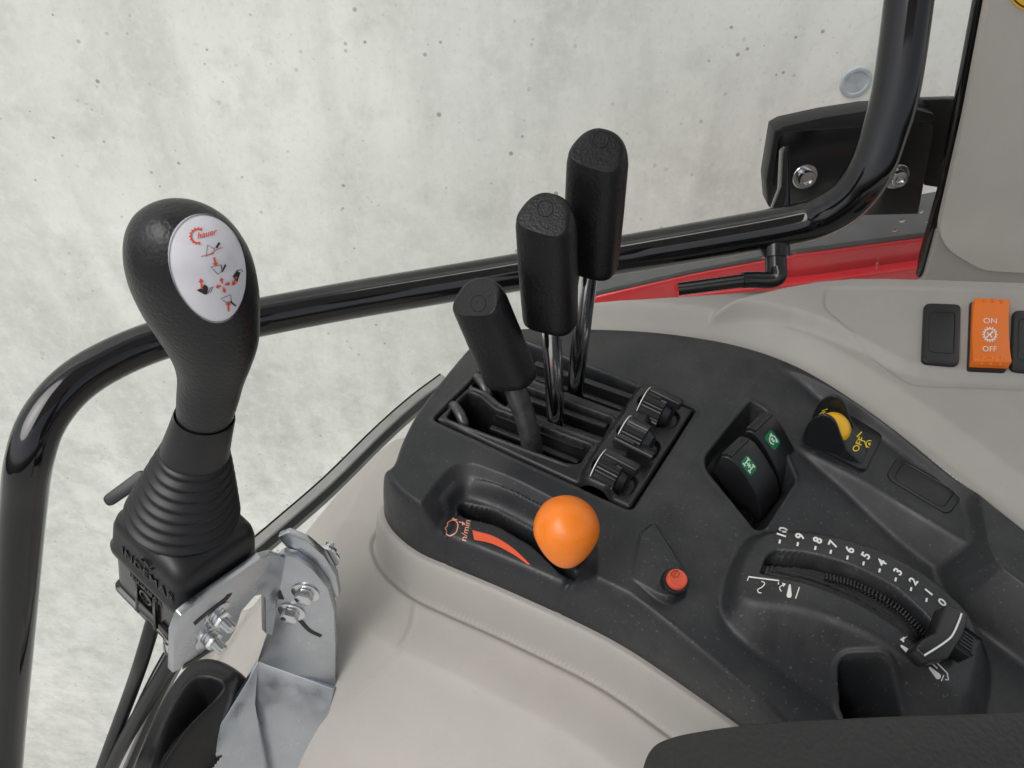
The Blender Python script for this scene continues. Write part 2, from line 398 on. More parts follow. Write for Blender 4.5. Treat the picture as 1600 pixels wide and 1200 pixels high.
# ================================================================== SETTING
GZ = -2.8
gm = mesh_obj('ground', [(-12, -12, GZ), (12, -12, GZ), (12, 12, GZ), (-12, 12, GZ)], [(0, 1, 2, 3)], M['asphalt'], None, 0); gm['kind'] = 'structure'
WY = 1.10
wall = Thing('concrete_wall', 'pale weathered concrete wall standing outside the window', 'wall', (0, WY, GZ))
bm = bmesh.new(); add_box(bm, (0, WY + .15, GZ + 2.6), (RT, (0, 1, 0), EZ), (5, .15, 2.6), .01); bm_obj('wall_face', bm, M['concrete'], wall)
pc = PY(1337, 128, WY)
bm = bmesh.new(); add_lathe(bm, [(.022, -.004), (.022, .0015), (.0205, .003), (.0165, .003), (.0155, .0015), (.0001, .001)], pc, (0, -1, 0), 32)
bm_obj('tie_hole_plug', bm, M['plug'], wall, label='round bluish grey plug in the wall')

# unseen panel added over the cab to keep sky light off the console
bm = bmesh.new(); add_box(bm, (.12, -.12, 1.10), (RT, (0, 1, 0), EZ), (.55, .58, .03), .02)
shade_roof = bm_obj('added_shade_roof', bm, M['shade_roof'], None, 40); shade_roof['kind'] = 'structure'
# window pane with rain drops
GY = .735
win = Thing('side_window', 'large clear side window pane speckled with rain drops', 'window', (0, GY, -1.6))
bm = bmesh.new(); add_box(bm, (-.1, GY, -.2), (RT, (0, 1, 0), EZ), (1.3, .0025, 1.35)); bm_obj('pane', bm, M['glass'], win, 0)
rd = random.Random(3)
bm = bmesh.new()
def drop(bm, u, v, r):
    c = PY(u, v, GY - .0025); ex = 1 + rd.random() * .35
    prof = [(1., 0.), (.92, .22), (.7, .42), (.38, .53), (.001, .56)]
    n = 10; rings = []
    for a, h in prof:
        rings.append([Vector((c[0] + r * a * math.cos(2 * math.pi * k / n), c[1] - r * h, c[2] + r * ex * a * math.sin(2 * math.pi * k / n))) for k in range(n)])
    add_rings(bm, rings, True)
for k in range(150):
    u, v = rd.uniform(20, 1450), rd.uniform(20, 1180)
    if u > 560 and v > 640: continue
    drop(bm, u, v, rd.choice([.0007, .0009, .0011, .0014, .0019]))
for u, v, r in [(348, 128, .0012), (60, 938, .003), (165, 575, .002), (256, 597, .0023), (168, 540, .0016), (197, 760, .0018), (1410, 343, .0035), (1398, 358, .0028), (1440, 330, .002), (1370, 420, .0018), (1372, 405, .0013), (1242, 395, .0015), (350, 590, .0018), (66, 552, .0028), (66, 560, .002), (220, 645, .002), (385, 650, .002), (1450, 345, .0018)]:
    drop(bm, u, v, r)
bm_obj('water_drops', bm, M['water'], win, 60, kind='stuff')

# ------------------------------------------------------------------ red fender behind the glass
FY = .80
fen = Thing('rear_fender', 'red tractor fender with dark grey upper edge seen through the window', 'fender', PY(1250, 440, FY))
def yl(pts, y): return [PY(u, v, y) for u, v in pts]
bm = bmesh.new(); add_prism(bm, yl([(930, 464), (1080, 430), (1250, 398), (1480, 368), (1640, 340), (1640, 520), (900, 520)], FY), (0, .03, 0), .004, 3)
bm_obj('fender_skin', bm, M['red'], fen)
bm = bmesh.new(); add_prism(bm, yl([(900, 464), (930, 455), (1080, 421), (1250, 388), (1480, 358), (1640, 330), (1640, 337), (1480, 366), (1250, 396), (1080, 428), (930, 462)], FY + .002), (0, .085, 0), .001, 3)
bm_obj('fender_edge', bm, M['grey_f'], fen, label='dark grey upper edge of the fender')
bm = bmesh.new(); add_prism(bm, yl([(1060, 464), (1280, 440), (1480, 412), (1640, 385), (1640, 420), (1480, 440), (1280, 470), (1060, 490)], FY - .02), (0, .018, 0), .003, 3)
bm_obj('fender_flange', bm, M['red'], fen)

# ------------------------------------------------------------------ bent guard rail
rail_px = [(1428, -60, .60), (1402, 130, .625), (1379, 215, .64), (1359, 268, .65), (1330, 308, .665), (1290, 335, .68), (1235, 352, .695), (1050, 385, .72), (800, 427, .75), (560, 467, .75), (400, 497, .73), (290, 520, .71), (205, 548, .69), (125, 592, .665), (72, 650, .65), (47, 715, .65), (36, 800, .68), (24, 950, .73), (8, 1150, .80), (-2, 1300, .84)]
rp = spline([PD(*q) for q in rail_px], 8)
rail = Thing('guard_rail', 'bent glossy black guard rail running across the side window', 'rail', rp[len(rp) // 2])
bm = bmesh.new(); add_tube(bm, rp, .0185, 32); bm_obj('tube', bm, M['gloss'], rail, 60)
g0 = PD(1238, 350, .69)
gp = [PD(1215, 335, .70), PD(1228, 330, .70), PD(1231, 225, .70), PD(1224, 222, .70)]
bm = bmesh.new(); add_prism(bm, [PD(1200, 345, .70), PD(1236, 340, .70), PD(1234, 228, .70), PD(1224, 228, .70), PD(1221, 290, .70)], FW * .012, .001); bm_obj('gusset', bm, M['gloss'], rail)
bm = bmesh.new(); add_tube(bm, [PD(1212, 372, .70), PD(1212, 402, .70)], .0125, 20); add_tube(bm, [PD(1212, 400, .70), PD(1213, 432, .70)], .0095, 20)
bm_obj('stub', bm, M['paint'], rail)
stay = Thing('gas_stay', 'short black stay with elbow joint under the rail bend', 'stay', PD(1212, 436, .70))
bm = bmesh.new(); add_tube(bm, spline([PD(1215, 416, .695), PD(1217, 430, .695), PD(1206, 437, .697), PD(1175, 437, .70), PD(1160, 438, .70)], 6), .0075, 16); bm_obj('elbow', bm, M['paint'], stay, 60)
bm = bmesh.new(); add_tube(bm, [PD(1172, 437, .70), PD(1060, 452, .715)], .0062, 16); bm_obj('rod', bm, M['paint'], stay, 60)

# ------------------------------------------------------------------ black mounting plate behind the rail
PLY = .715
plate = Thing('mounting_plate', 'black bracket plate with two socket bolts behind the rail', 'bracket', PY(1330, 330, PLY))
bm = bmesh.new()
add_prism(bm, yl([(1206, 330), (1203, 285), (1215, 215), (1226, 201), (1455, 186), (1460, 200), (1435, 335), (1300, 338)], PLY), (0, .012, 0), .0012)
bm_obj('plate', bm, M['paint'], plate)
bm = bmesh.new()
add_prism(bm, yl([(1200, 322), (1197, 282), (1210, 205), (1225, 197), (1290, 183), (1355, 173), (1430, 170), (1460, 178), (1462, 190), (1225, 208), (1216, 222), (1207, 285), (1209, 330)], PLY - .012), (0, .024, 0), .0015)
bm_obj('plate_rim', bm, M['rubber'], plate)
bm = bmesh.new()
add_prism(bm, yl([(1425, 172), (1440, 156), (1520, 154), (1530, 175), (1510, 300), (1445, 290)], PLY + .003), (0, .008, 0), .001)
bm_obj('hinge_block', bm, M['paint'], plate)
bolt_group = 'socket bolts on the mounting plate'
for (u, v) in ((1257, 275), (1400, 275)):
    c = PY(u, v, PLY); ax = unit((C0 - c) * np.array([.6, 1, .8]))
    ax = unit(np.array([0.05, -1, .1]))
    bm = bmesh.new(); add_lathe(bm, [(.0125, 0), (.0125, .002), (.012, .0025), (.001, .0025)], c, ax, 28)
    wsh = bm_obj('socket_bolt', bm, M['bolt'], plate, 40)
    bm = bmesh.new(); add_lathe(bm, [(.0085, .0025), (.0085, .009), (.0078, .0102), (.0052, .0102), (.0048, .0065), (.001, .006)], c, ax, 28)
    bm_obj('bolt_head', bm, M['bolt'], plate, 40, sub=wsh)

# ------------------------------------------------------------------ cab pillar
PILY = .66
pil = Thing('cab_pillar', 'beige plastic pillar trim with black window seal at upper right', 'pillar', PY(1530, 430, PILY))
bm = bmesh.new(); add_prism(bm, rround(yl([(1556, -60), (1510, 180), (1468, 362), (1482, 392), (1535, 424), (1760, 436), (1760, -60)], PILY), .012), (0, .010, 0), .003, 3)
bm_obj('trim_panel', bm, M['beige_d'], pil)
bm = bmesh.new(); add_prism(bm, rround(yl([(1466, 360), (1446, 434), (1420, 470), (1760, 500), (1760, 420), (1535, 410), (1490, 385)], PILY + .006), .004), (0, .008, 0), .002, 3)
bm_obj('pillar_foot', bm, M['beige'], pil)
bm = bmesh.new(); add_prism(bm, yl([(1536, -60), (1552, -60), (1506, 180), (1490, 260), (1462, 366), (1443, 432), (1434, 436), (1440, 400), (1468, 300)], PILY + .012), (0, .008, 0), .002)
bm_obj('window_seal', bm, M['gloss'], pil)
bm = bmesh.new(); add_prism(bm, yl([(1549, -60), (1560, -60), (1520, 158), (1507, 158)], PILY + .0105), (0, .001, 0), .0003)
bm_obj('seal_strip', bm, M['strip'], pil)
bm = bmesh.new(); add_prism(bm, [PY(1612 + 42 * math.cos(2 * math.pi * k / 32), -28 + 46 * math.sin(2 * math.pi * k / 32), PILY) + np.array([0, -.0004, 0]) for k in range(32)], (0, -.0004, 0))
st = bm_obj('warning_sticker', bm, M['yellow'], pil, 0)
bm = bmesh.new(); add_tube(bm, [PY(1612 + 37 * math.cos(2 * math.pi * k / 32), -28 + 41 * math.sin(2 * math.pi * k / 32), PILY) + np.array([0, -.0008, 0]) for k in range(33)], .0006, 6)
bm_obj('sticker_border', bm, M['black_ink'], pil, 0, sub=st)

# ================================================================== CONSOLE
con = Thing('side_console', 'black and beige tractor side console carrying the levers and switches', 'console', (.12, .40, -.35))
def zl(pts, z): return [P(u, v, z) for u, v in pts]
front_px = [(597, 798, -.046), (612, 832, -.05), (650, 864, -.05), (700, 886, -.05), (780, 919, -.05), (860, 955, -.05), (930, 990, -.052), (985, 1026, -.056), (1040, 1072, -.062), (1112, 1137, -.072), (1200, 1215, -.08), (1320, 1320, -.08)]
back_px = [(1800, 960), (1700, 890), (1600, 815), (1500, 735), (1400, 660), (1300, 592), (1230, 556), (1150, 531), (1060, 516), (980, 509), (900, 507), (810, 506), (752, 514), (720, 542), (680, 590), (640, 640), (614, 690), (603, 726)]
outline = [P(*q) for q in front_px] + [P(1900, 1350, -.03), P(1900, 1040, -.0)] + [P(u, v, -.002) for u, v in back_px] + [P(598, 765, -.03)]
outline = chaikin(outline, 2)
X, Y = grid(-.16, .50, .10, .63, .0009)
sdO = sdp(X, Y, outline)
# valley
A, B, Cc = P(1003, 822), P(1197, 577), P(985, 957)
def right_of(a, b): 
    e = unit((b - a)[:2]); n = np.array([e[1], -e[0]]); return (X - a[0]) * n[0] + (Y - a[1]) * n[1]
d1 = right_of(A, B); d2 = right_of(Cc, A)
dl = smin(d1, d2, .006)
valley = -np.clip(.24 * smax(dl, 0 * dl, .004), 0, 1)
valley = smax(valley, np.full(X.shape, -.036), .012)
rear_pl = [P(1190, 577), P(1214, 571), P(1278, 592), P(1400, 668), P(1522, 757), P(1536, 785), P(1550, 872), P(1600, 912), P(1760, 1020), P(1950, 1150)]
rear_pl = chaikin(rear_pl, 2, closed=False)
Vp = [Cc, A, B] + rear_pl[2:] + [P(1950, 1400), P(1250, 1300), P(1060, 1050)]
sdV = sdp(X, Y, Vp)
dR = dpl(X, Y, rear_pl)
ZT = -.011
Tp = rround(zl([(1236, 655), (1262, 622), (1300, 630), (1400, 694), (1508, 770), (1522, 800), (1537, 862), (1345, 747), (1226, 688)], ZT), .006)
sdT = sdp(X, Y, Tp)
ledge = ZT - 1.5 * smax(sdT, 0 * sdT, .0025)
inside = smax(valley, ledge, .003)
inside = smax(inside, -1.5 * dR, .004)
H = np.where(sdV < 0, np.minimum(inside, 0), 0.)
# pad of the red button
Wp = rround(zl([(1000, 835), (1022, 818), (1064, 884), (1070, 918), (1050, 936), (1030, 932), (985, 905)], -.001), .004)
sdW = sdp(X, Y, Wp)
H = smax(H, .0012 - 3.5 * smax(sdW, 0 * sdW, .0008), .001)
# quadrant hump
sc = P(1330, 925, 0)
def zq(x, y):
    s = (x - sc[0]) * E1[0] + (y - sc[1]) * E1[1]
    return .012 - s * s / (2 * .165)
def ql(pts): return [PF(u, v, zq) for u, v in pts]
Qp = chaikin(ql([(1150, 925), (1165, 865), (1186, 836), (1215, 828), (1290, 832), (1400, 868), (1500, 940), (1530, 985), (1530, 1030), (1512, 1098), (1450, 1052), (1364, 990), (1260, 948), (1170, 940)]), 2)
sdQ = sdp(X, Y, Qp); ZQ = zq(X, Y)
hump = ZQ - 1.35 * smax(sdQ, 0 * sdQ, .0035)
H = smax(H, hump, .004)
ch = ql([(1196, 868), (1212, 858), (1260, 861), (1330, 880), (1400, 915), (1452, 962), (1478, 1002), (1450, 1026), (1402, 982), (1330, 938), (1260, 911), (1186, 896)])
sdC = sdp(X, Y, rround(ch, .003))
H = np.where(sdC < 0, np.maximum(ZQ - .0055 - .0012 * (sdC < -.0075), H + 4 * np.minimum(sdC, 0)), H)
H = np.where(sdC < -.002, H - .0005 * np.sin(sdC * 2 * math.pi / .0026), H)
slit = ql([(1200, 869), (1262, 872), (1330, 892), (1400, 928), (1450, 975)])
dS = dpl(X, Y, spline(slit, 6))
H = np.where(sdC < -.001, np.minimum(H, ZQ - .018 + 7 * np.maximum(dS - .0016, 0)), H)
# pocket in the hump side
def hcur(x, y):
    i = int(round((y - Y[0, 0]) / .0009)); j = int(round((x - X[0, 0]) / .0009))
    return H[min(max(i, 0), H.shape[0] - 1), min(max(j, 0), H.shape[1] - 1)]
pk = [PF(u, v, hcur) for u, v in ((1306, 1042), (1318, 1026), (1378, 1024), (1390, 1036), (1416, 1118), (1322, 1124))]
pk[4] = pk[4] + np.array([0.004, -.02, 0]); pk[5] = pk[5] + np.array([0, -.02, 0])
sdK = sdp(X, Y, rround(pk, .005))
H = np.where(sdK < .0035, np.maximum(H - .0, H + .0022 * sst((.0035 - sdK) / .003)), H)
H = np.where(sdK < 0, np.minimum(H, np.maximum(H + 6 * sdK, -.095)), H)
# throttle recess
Rp = rround(zl([(652, 792), (690, 742), (712, 724), (738, 722), (800, 745), (875, 783), (938, 838), (936, 900), (912, 952), (880, 1040), (560, 930)], 0), .012)
sdR = sdp(X, Y, Rp)
floor_t = np.full(X.shape, -.021)
rec = smax(floor_t, 1.5 * sdR, .004)
H = np.where(sdR < 0, np.minimum(H, rec), H)
ZF = -.021
for seg in ([(688, 848), (712, 800)], [(862, 934), (898, 900)]):
    dg = dpl(X, Y, zl(seg, ZF)); H -= .003 * np.exp(-(dg / .0022) ** 2) * (sdR < -.008)
arc = spline(zl([(700, 792), (722, 772), (770, 778), (830, 803), (885, 840)], ZF), 6)
da = dpl(X, Y, arc); H += .004 * np.exp(-(da / .004) ** 2) * (sdR < -.006)
slp = rround(zl([(712, 796), (722, 785), (768, 794), (832, 828), (878, 862), (905, 905), (880, 900), (830, 852), (775, 820), (722, 808)], ZF), .004)
sdS = sdp(X, Y, slp)
H = np.where(sdS < 0, np.maximum(-.06, ZF + 9 * sdS), H)
# switch well
Sp = rround(zl([(1170, 632), (1196, 642), (1250, 737), (1201, 814), (1184, 819), (1100, 738), (1099, 722)], -.006), .005)
sdSw = sdp(X, Y, Sp)
H += .0012 * np.exp(-((sdSw - .001) / .002) ** 2)
H = np.where(sdSw < 0, np.maximum(H + 3 * sdSw, H - (.009 + .045 * sst((((X - P(1130, 690)[0]) * E1[0] + (Y - P(1130, 690)[1]) * E1[1]) + .002) / .03))), H)
# seat for the lever gate
Gc = [P(680, 655), P(985, 795), P(1085, 640), P(812, 527)]
g0, g1, g3 = Gc[0], Gc[1], Gc[3]
Gs = unit(g1 - g0); Gt = unit(np.array([-Gs[1], Gs[0], 0])); GL = np.linalg.norm(g1 - g0); GW = float(np.dot(Gc[2] - g1, Gt))
def G(s, t, z=0.0): return g0 + Gs * s + Gt * t + EZ * z
Gp = rround([G(-.0018, -.0018), G(GL + .0018, -.0018), G(GL + .0018, GW + .0018), G(-.0018, GW + .0018)], .005)
sdG = sdp(X, Y, Gp)
H += .0008 * np.exp(-((sdG - .0012) / .0014) ** 2)
H = np.where(sdG < 0, np.minimum(H, np.maximum(-.06, 7 * sdG)), H)
# outer edge
t = np.clip((sdO + .011) / .011, 0, 1.15)
_k = np.minimum(t ** 3, 1.3); H = H * (1 - _k) + np.minimum(-.053, H - .032) * _k
keep = (sdO < .0015)
HQ = H.copy()
cover = hf_mesh('cover', X, Y, H, keep, M['cover'], con, label='black moulded top cover')
HC = H

# ---------------- lever gate insert
gx, gy = np.meshgrid(np.arange(0, GL + .0003, .0006), np.arange(0, GW + .0003, .0006))
WX = g0[0] + Gs[0] * gx + Gt[0] * gy; WYY = g0[1] + Gs[1] * gx + Gt[1] * gy
def uvs(pts): return [np.array([np.dot(p - g0, Gs), np.dot(p - g0, Gt)]) for p in pts]
def gl(pts, z=0.): return uvs([P(u, v, z) for u, v in pts])
hg = np.zeros(gx.shape)
slots = [[(697, 655), (716, 628), (732, 614), (748, 620), (772, 641), (925, 698), (906, 727), (888, 726)],
         [(735, 604), (748, 588), (775, 590), (958, 655), (940, 690), (785, 634), (762, 614)],
         [(783, 568), (822, 530), (1000, 598), (974, 645), (962, 643), (800, 582)]]
sdm = np.full(gx.shape, 1e9)
for sl in slots:
    q = rround(gl(sl), .004); s = sdp(gx, gy, q); sdm = np.minimum(sdm, s)
hg += .0012 * np.exp(-((sdm - .0015) / .0015) ** 2)
# raised scalloped bridge before the adjuster knobs
bridge = gl([(905, 765), (912, 735), (935, 700), (968, 655), (1000, 603), (1030, 600), (1050, 620), (1000, 690), (965, 770), (940, 785)])
sdb = sdp(gx, gy, chaikin(bridge, 2))
kn_px = [(942, 736), (980, 682), (1012, 636)]
kn = [uvs([P(u, v, .004)])[0] for u, v in kn_px]
hg += .009 * sst((-sdb + .003) / .008)
for k in kn:
    rr = np.sqrt(((gx - k[0] - .010) / .019) ** 2 + ((gy - k[1]) / .0135) ** 2)
    hg = np.where(rr < 1, np.maximum(hg - .008 * sst((1 - rr) / .25) * sst((gy - .004) / .006) * sst((GL - .004 - gx) / .006), -.004), hg)
edge = np.minimum(np.minimum(gx, GL - gx), np.minimum(gy, GW - gy))
hg -= .004 * (1 - np.clip(edge / .003, 0, 1)) ** 2
hg = np.where(sdm < 0, np.minimum(hg, np.maximum(-.055, 14 * sdm)), hg)
cr = .004
cut = (np.maximum(cr - gx, 0) ** 2 + np.maximum(cr - gy, 0) ** 2 > cr ** 2) | (np.maximum(cr - GL + gx, 0) ** 2 + np.maximum(cr - gy, 0) ** 2 > cr ** 2) | (np.maximum(cr - gx, 0) ** 2 + np.maximum(cr - GW + gy, 0) ** 2 > cr ** 2) | (np.maximum(cr - GL + gx, 0) ** 2 + np.maximum(cr - GW + gy, 0) ** 2 > cr ** 2)
gate = hf_mesh('lever_gate', WX, WYY, hg + .0006, ~cut, M['gate'], con, label='slotted black gate plate around the three levers')
band = hf_mesh('slot_band', X, Y, HQ + .0005, (sdC < -.0016) & (dS > .0042) & (HQ < ZQ - .002), M['band'], con, sub=cover, label='dark ribbed band in the quadrant slot')
# toothed belt beside the quadrant slit
bm = bmesh.new()
tpath = spline(ql([(1290, 893), (1345, 909), (1405, 942), (1452, 985)]), 40); acc = 0
for a, b in zip(tpath, tpath[1:]):
    acc += np.linalg.norm(b - a)
    if acc > .0019:
        acc = 0; tt = unit(b - a); nn_ = unit(np.cross(tt, E2)); nn_ = nn_ if nn_[2] > 0 else -nn_
        add_box(bm, a - nn_ * .0048, (tt, np.cross(nn_, tt), nn_), (.0006, .0022, .0012), .0002, 1)
bm_obj('toothed_belt', bm, M['switch'], con, 30, sub=cover)
# little bright clamps at the front end of two slots
for i, (u, v) in enumerate(((716, 652), (752, 606))):
    c = P(u, v, -.007)
    bm = bmesh.new()
    add_tube(bm, [c + Gs * .010 * math.cos(R(a)) * -1 + Gt * 0 + EZ * .0075 * math.sin(R(a)) + Gt * .006 * math.cos(R(a)) for a in range(-20, 201, 20)], .0042, 12)
    bm_obj('slot_clamp', bm, M['darkbar'], con, 60, sub=gate)
bm = bmesh.new()
for (a, b) in (((775, 655), (905, 706)), ((800, 622), (940, 672)), ((835, 575), (985, 628))):
    pa, pb_ = P(*a, -.005), P(*b, -.005); dd = unit(pb_ - pa); nn_ = np.cross(EZ, dd)
    for off_, z_, w_ in ((.0052, 0., .0030), (-.0050, -.006, .0026)):
        add_box(bm, (pa + pb_) / 2 + nn_ * off_ + EZ * z_, (dd, nn_, EZ), (np.linalg.norm(pb_ - pa) / 2 + .002, w_, .0015), .0006)
bm_obj('slot_rails', bm, M['gate'], con, 30, sub=gate)
# adjuster knobs
def knob(k, ang, flip=False):
    ax = unit(Gs * 1.0 + EZ * -.10)
    c = G(k[0] - .003, k[1], .006)
    N = EZ - ax * np.dot(EZ, ax); N = unit(N); Bn = np.cross(ax, N)
    n = 96; bm = bmesh.new(); rings = []
    for r, h, kk in ((.0122, 0, 0), (.0140, .0005, 1), (.0140, .0165, 1), (.0128, .0170, 0), (.0110, .0172, 0), (.0085, .022, 0), (.005, .0235, 0)):
        ring = []
        for j in range(n):
            a = 2 * math.pi * j / n
            rr = r - (.0009 if (kk and (j % 3 == 0)) else 0)
            ring.append(Vector(c + ax * h + (N * math.cos(a) + Bn * math.sin(a)) * rr))
        rings.append(ring)
    add_rings(bm, rings)
    ko = bm_obj('adjuster_knob', bm, M['switch'], con, 25, sub=None)
    rad = N * math.cos(R(ang)) + Bn * math.sin(R(ang)); tan = np.cross(ax, rad)
    bm = bmesh.new()
    add_box(bm, c + ax * .0135 + rad * .0132, (ax, rad, tan), (.0135, .004, .0042), .0018, 3)
    add_box(bm, c + ax * .006 + rad * .0105, (ax, rad, tan), (.006, .0045, .0062), .001, 2)
    bm_obj('knob_tab', bm, M['switch'], con, 40, sub=ko)
    bm = bmesh.new(); add_lathe(bm, [(.0085, -.0012), (.0143, -.0012), (.0143, -.0006), (.0085, -.0002)], c, ax, 40, False); bm_obj('knob_ring', bm, M['white'], con, 30, sub=ko)
knob(kn[0], -12); knob(kn[1], 78); knob(kn[2], -12)

# ---------------- beige side panel in front of and below the cover
X2, Y2 = grid(-.36, .42, .02, .50, .0016)
sd2 = sdp(X2, Y2, outline)
band_top = -.049; band_h = .031
zz = np.full(X2.shape, band_top)
# vertical band, then a soft concave apron
u_ = np.clip((sd2 - .0030) / .0065, 0, 1)
zz = band_top - band_h * u_ ** 2
lipd = sd2 - .0095
zz -= .006 * sst(lipd / .0018) + .005 * np.exp(-((lipd - .0028) / .0022) ** 2)
ap = np.maximum(lipd, 0)
zz -= .58 * ap + 1.5 * np.maximum(ap - .04, 0) ** 1.25
zz += .012 * sst(ap / .05)
# seam line
def zap(x, y):
    i = int(round((y - Y2[0, 0]) / .0016)); j = int(round((x - X2[0, 0]) / .0016))
    return zz[min(max(i, 0), zz.shape[0] - 1), min(max(j, 0), zz.shape[1] - 1)]
seam = spline([PF(u, v, zap, -.1) for u, v in ((648, 945), (640, 985), (610, 1030), (560, 1075), (500, 1125), (430, 1190))], 5)
dsm = dpl(X2, Y2, seam); zz -= .0016 * np.exp(-(dsm / .0018) ** 2)
edge_px = [(700, 596), (655, 630), (600, 679), (520, 758), (440, 828), (390, 872), (340, 930), (300, 990), (250, 1080), (180, 1240)]
_e = np.array([PF(u, v, zap, -.1) for u, v in edge_px[2:]])
_zf = np.poly1d(np.polyfit(_e[:, 1], _e[:, 2], 1))
edge_w = spline([PF(u, v, lambda x, y: float(_zf(y)), -.1) for u, v in edge_px], 5)
cutp = [np.array([p[0], p[1]]) for p in edge_w] + [np.array([.6, -.2]), np.array([.6, edge_w[0][1]])]
sde = sdp(X2, Y2, cutp)
_w = np.exp(-(np.minimum(sde, 0) / .025) ** 2); zz = zz * (1 - _w) + _zf(Y2) * _w
side = hf_mesh('side_panel', X2, Y2, zz, (sd2 > -.004) & (sde < .001), M['beige'], con, label='beige side panel below the black cover')
# grey sill strip along its outer edge
pts = [np.array([p[0], p[1], float(_zf(p[1]))]) for p in edge_w]
bm = bmesh.new()
tn = [unit(pts[min(i + 1, len(pts) - 1)] - pts[max(i - 1, 0)]) for i in range(len(pts))]
rings = []
for p, t_ in zip(pts, tn):
    o_ = unit(np.cross(t_, EZ)); o_ = o_ if o_[0] < 0 else -o_
    rings.append([Vector(p + o_ * a + EZ * b) for a, b in ((.0005, .002), (.002, .004), (.014, .004), (.016, .002), (.016, -.02), (.0005, -.02))])
add_rings(bm, rings); bm_obj('sill_strip', bm, M['strip'], con, 30, label='grey strip along the outer edge')
bm = bmesh.new(); rings = []
for p, t_ in zip(pts, tn):
    o_ = unit(np.cross(t_, EZ)); o_ = o_ if o_[0] < 0 else -o_
    rings.append([Vector(p + o_ * a + EZ * b) for a, b in ((-.0014, .0005), (-.001, .0025), (.0005, .0025), (.001, .001), (.001, -.01), (-.0014, -.01))])
add_rings(bm, rings); bm_obj('sill_seal', bm, M['rubber'], con, 30)
bm = bmesh.new(); rings = []
for p, t_ in zip(pts, tn):
    o_ = unit(np.cross(t_, EZ)); o_ = o_ if o_[0] < 0 else -o_
    rings.append([Vector(p + o_ * a + EZ * b) for a, b in ((.0155, .0), (.0160, .0042), (.0172, .0042), (.0180, .0), (.0180, -.02), (.0155, -.02))])
add_rings(bm, rings); bm_obj('sill_gasket', bm, M['rubber'], con, 30)

# ---------------- beige rear ledge with the switch pod
X3, Y3 = grid(-.06, .66, .30, .66, .0014)
sd3 = sdp(X3, Y3, outline)
zr = -.006 + .016 * sst((sd3 - .002) / .022)
lp = zl([(860, 500), (900, 462), (1000, 457), (1180, 445), (1330, 437), (1600, 441), (1800, 446), (1900, 460), (1900, 1100)], .011)
sdl = sdp(X3, Y3, [np.array([p[0], p[1]]) for p in lp] + [np.array([-.02, .3]), np.array([-.05, .5])])
pod = chaikin(zl([(1085, 488), (1190, 462), (1290, 446), (1400, 446), (1600, 452), (1900, 462), (1900, 612), (1600, 596), (1450, 588), (1400, 574), (1330, 538), (1250, 508), (1180, 494)], .014), 1)
sdpod = sdp(X3, Y3, pod)
yb = P(1500, 590, .014)[1]
tilt = .006 + .10 * np.clip(Y3 - yb, 0, .2)
zr = zr + tilt * sst(-sdpod / .010)
inn = rround(zl([(1288, 452), (1400, 452), (1600, 458), (1900, 468), (1900, 600), (1600, 588), (1432, 582), (1285, 480)], .024), .010)
sdi = sdp(X3, Y3, inn)
zr -= .0016 * sst((-sdi + .001) / .003)
zr -= .03 * np.clip((sdl + .012) / .012, 0, 1.2) ** 3
ledge_o = hf_mesh('rear_ledge', X3, Y3, zr, (sd3 > -.006) & (sdl < .002) & ((X3 > .10) | (Y3 > .45)), M['beige'], con, label='beige rear ledge with raised switch pod')

print('console built')
# ================================================================== SWITCHES AND CONTROLS
bv_cover = bvh_of(cover); bv_ledge = bvh_of(ledge_o)
def prism_px(pts, plane_p, n, off, bevel, seg=3, r=None):
    q = [PP(u, v, plane_p, n) for u, v in pts]
    if r: q = rround(q, r)
    bm = bmesh.new(); add_prism(bm, q, off, bevel, seg); return bm

WR = unit(E2 + E1 * .22)
# rockers with green symbols
def rocker(px, off, label, icon, name='rocker_switch'):
    p0 = P(px[0][0], px[0][1], .012)
    th = Thing(name, label, 'rocker switch', P(1150 + off[0], 770 + off[1], -.03), 'black rocker switches with green symbols')
    q = [PP(u, v, p0, E2) for u, v in px]
    top = spline(q[:6], 4); low = q[6:]
    bm = bmesh.new(); add_prism(bm, top + low, WR * .0275, .0014, 3)
    body = bm_obj('rocker', bm, M['switch'], th, 40)
    bm = bmesh.new()
    for k in range(4):
        a = PP(px[0][0] + 1 + 7 * k * .55, px[0][1] - 1 - .2 * k + (k * k) * .35, p0, E2)
        add_tube(bm, [a + WR * .002, a + WR * .0255], .0013, 8)
    bm_obj('grip_ribs', bm, M['switch'], th, 60)
    return th, body
r1 = [(1126, 714), (1137, 715), (1152, 727), (1170, 753), (1184, 780), (1190, 806), (1186, 815), (1150, 790), (1114, 738)]
r2 = [(u + d, v - 40) for (u, v), d in zip(r1, (38, 37, 35, 33, 32, 32, 32, 35, 37))]
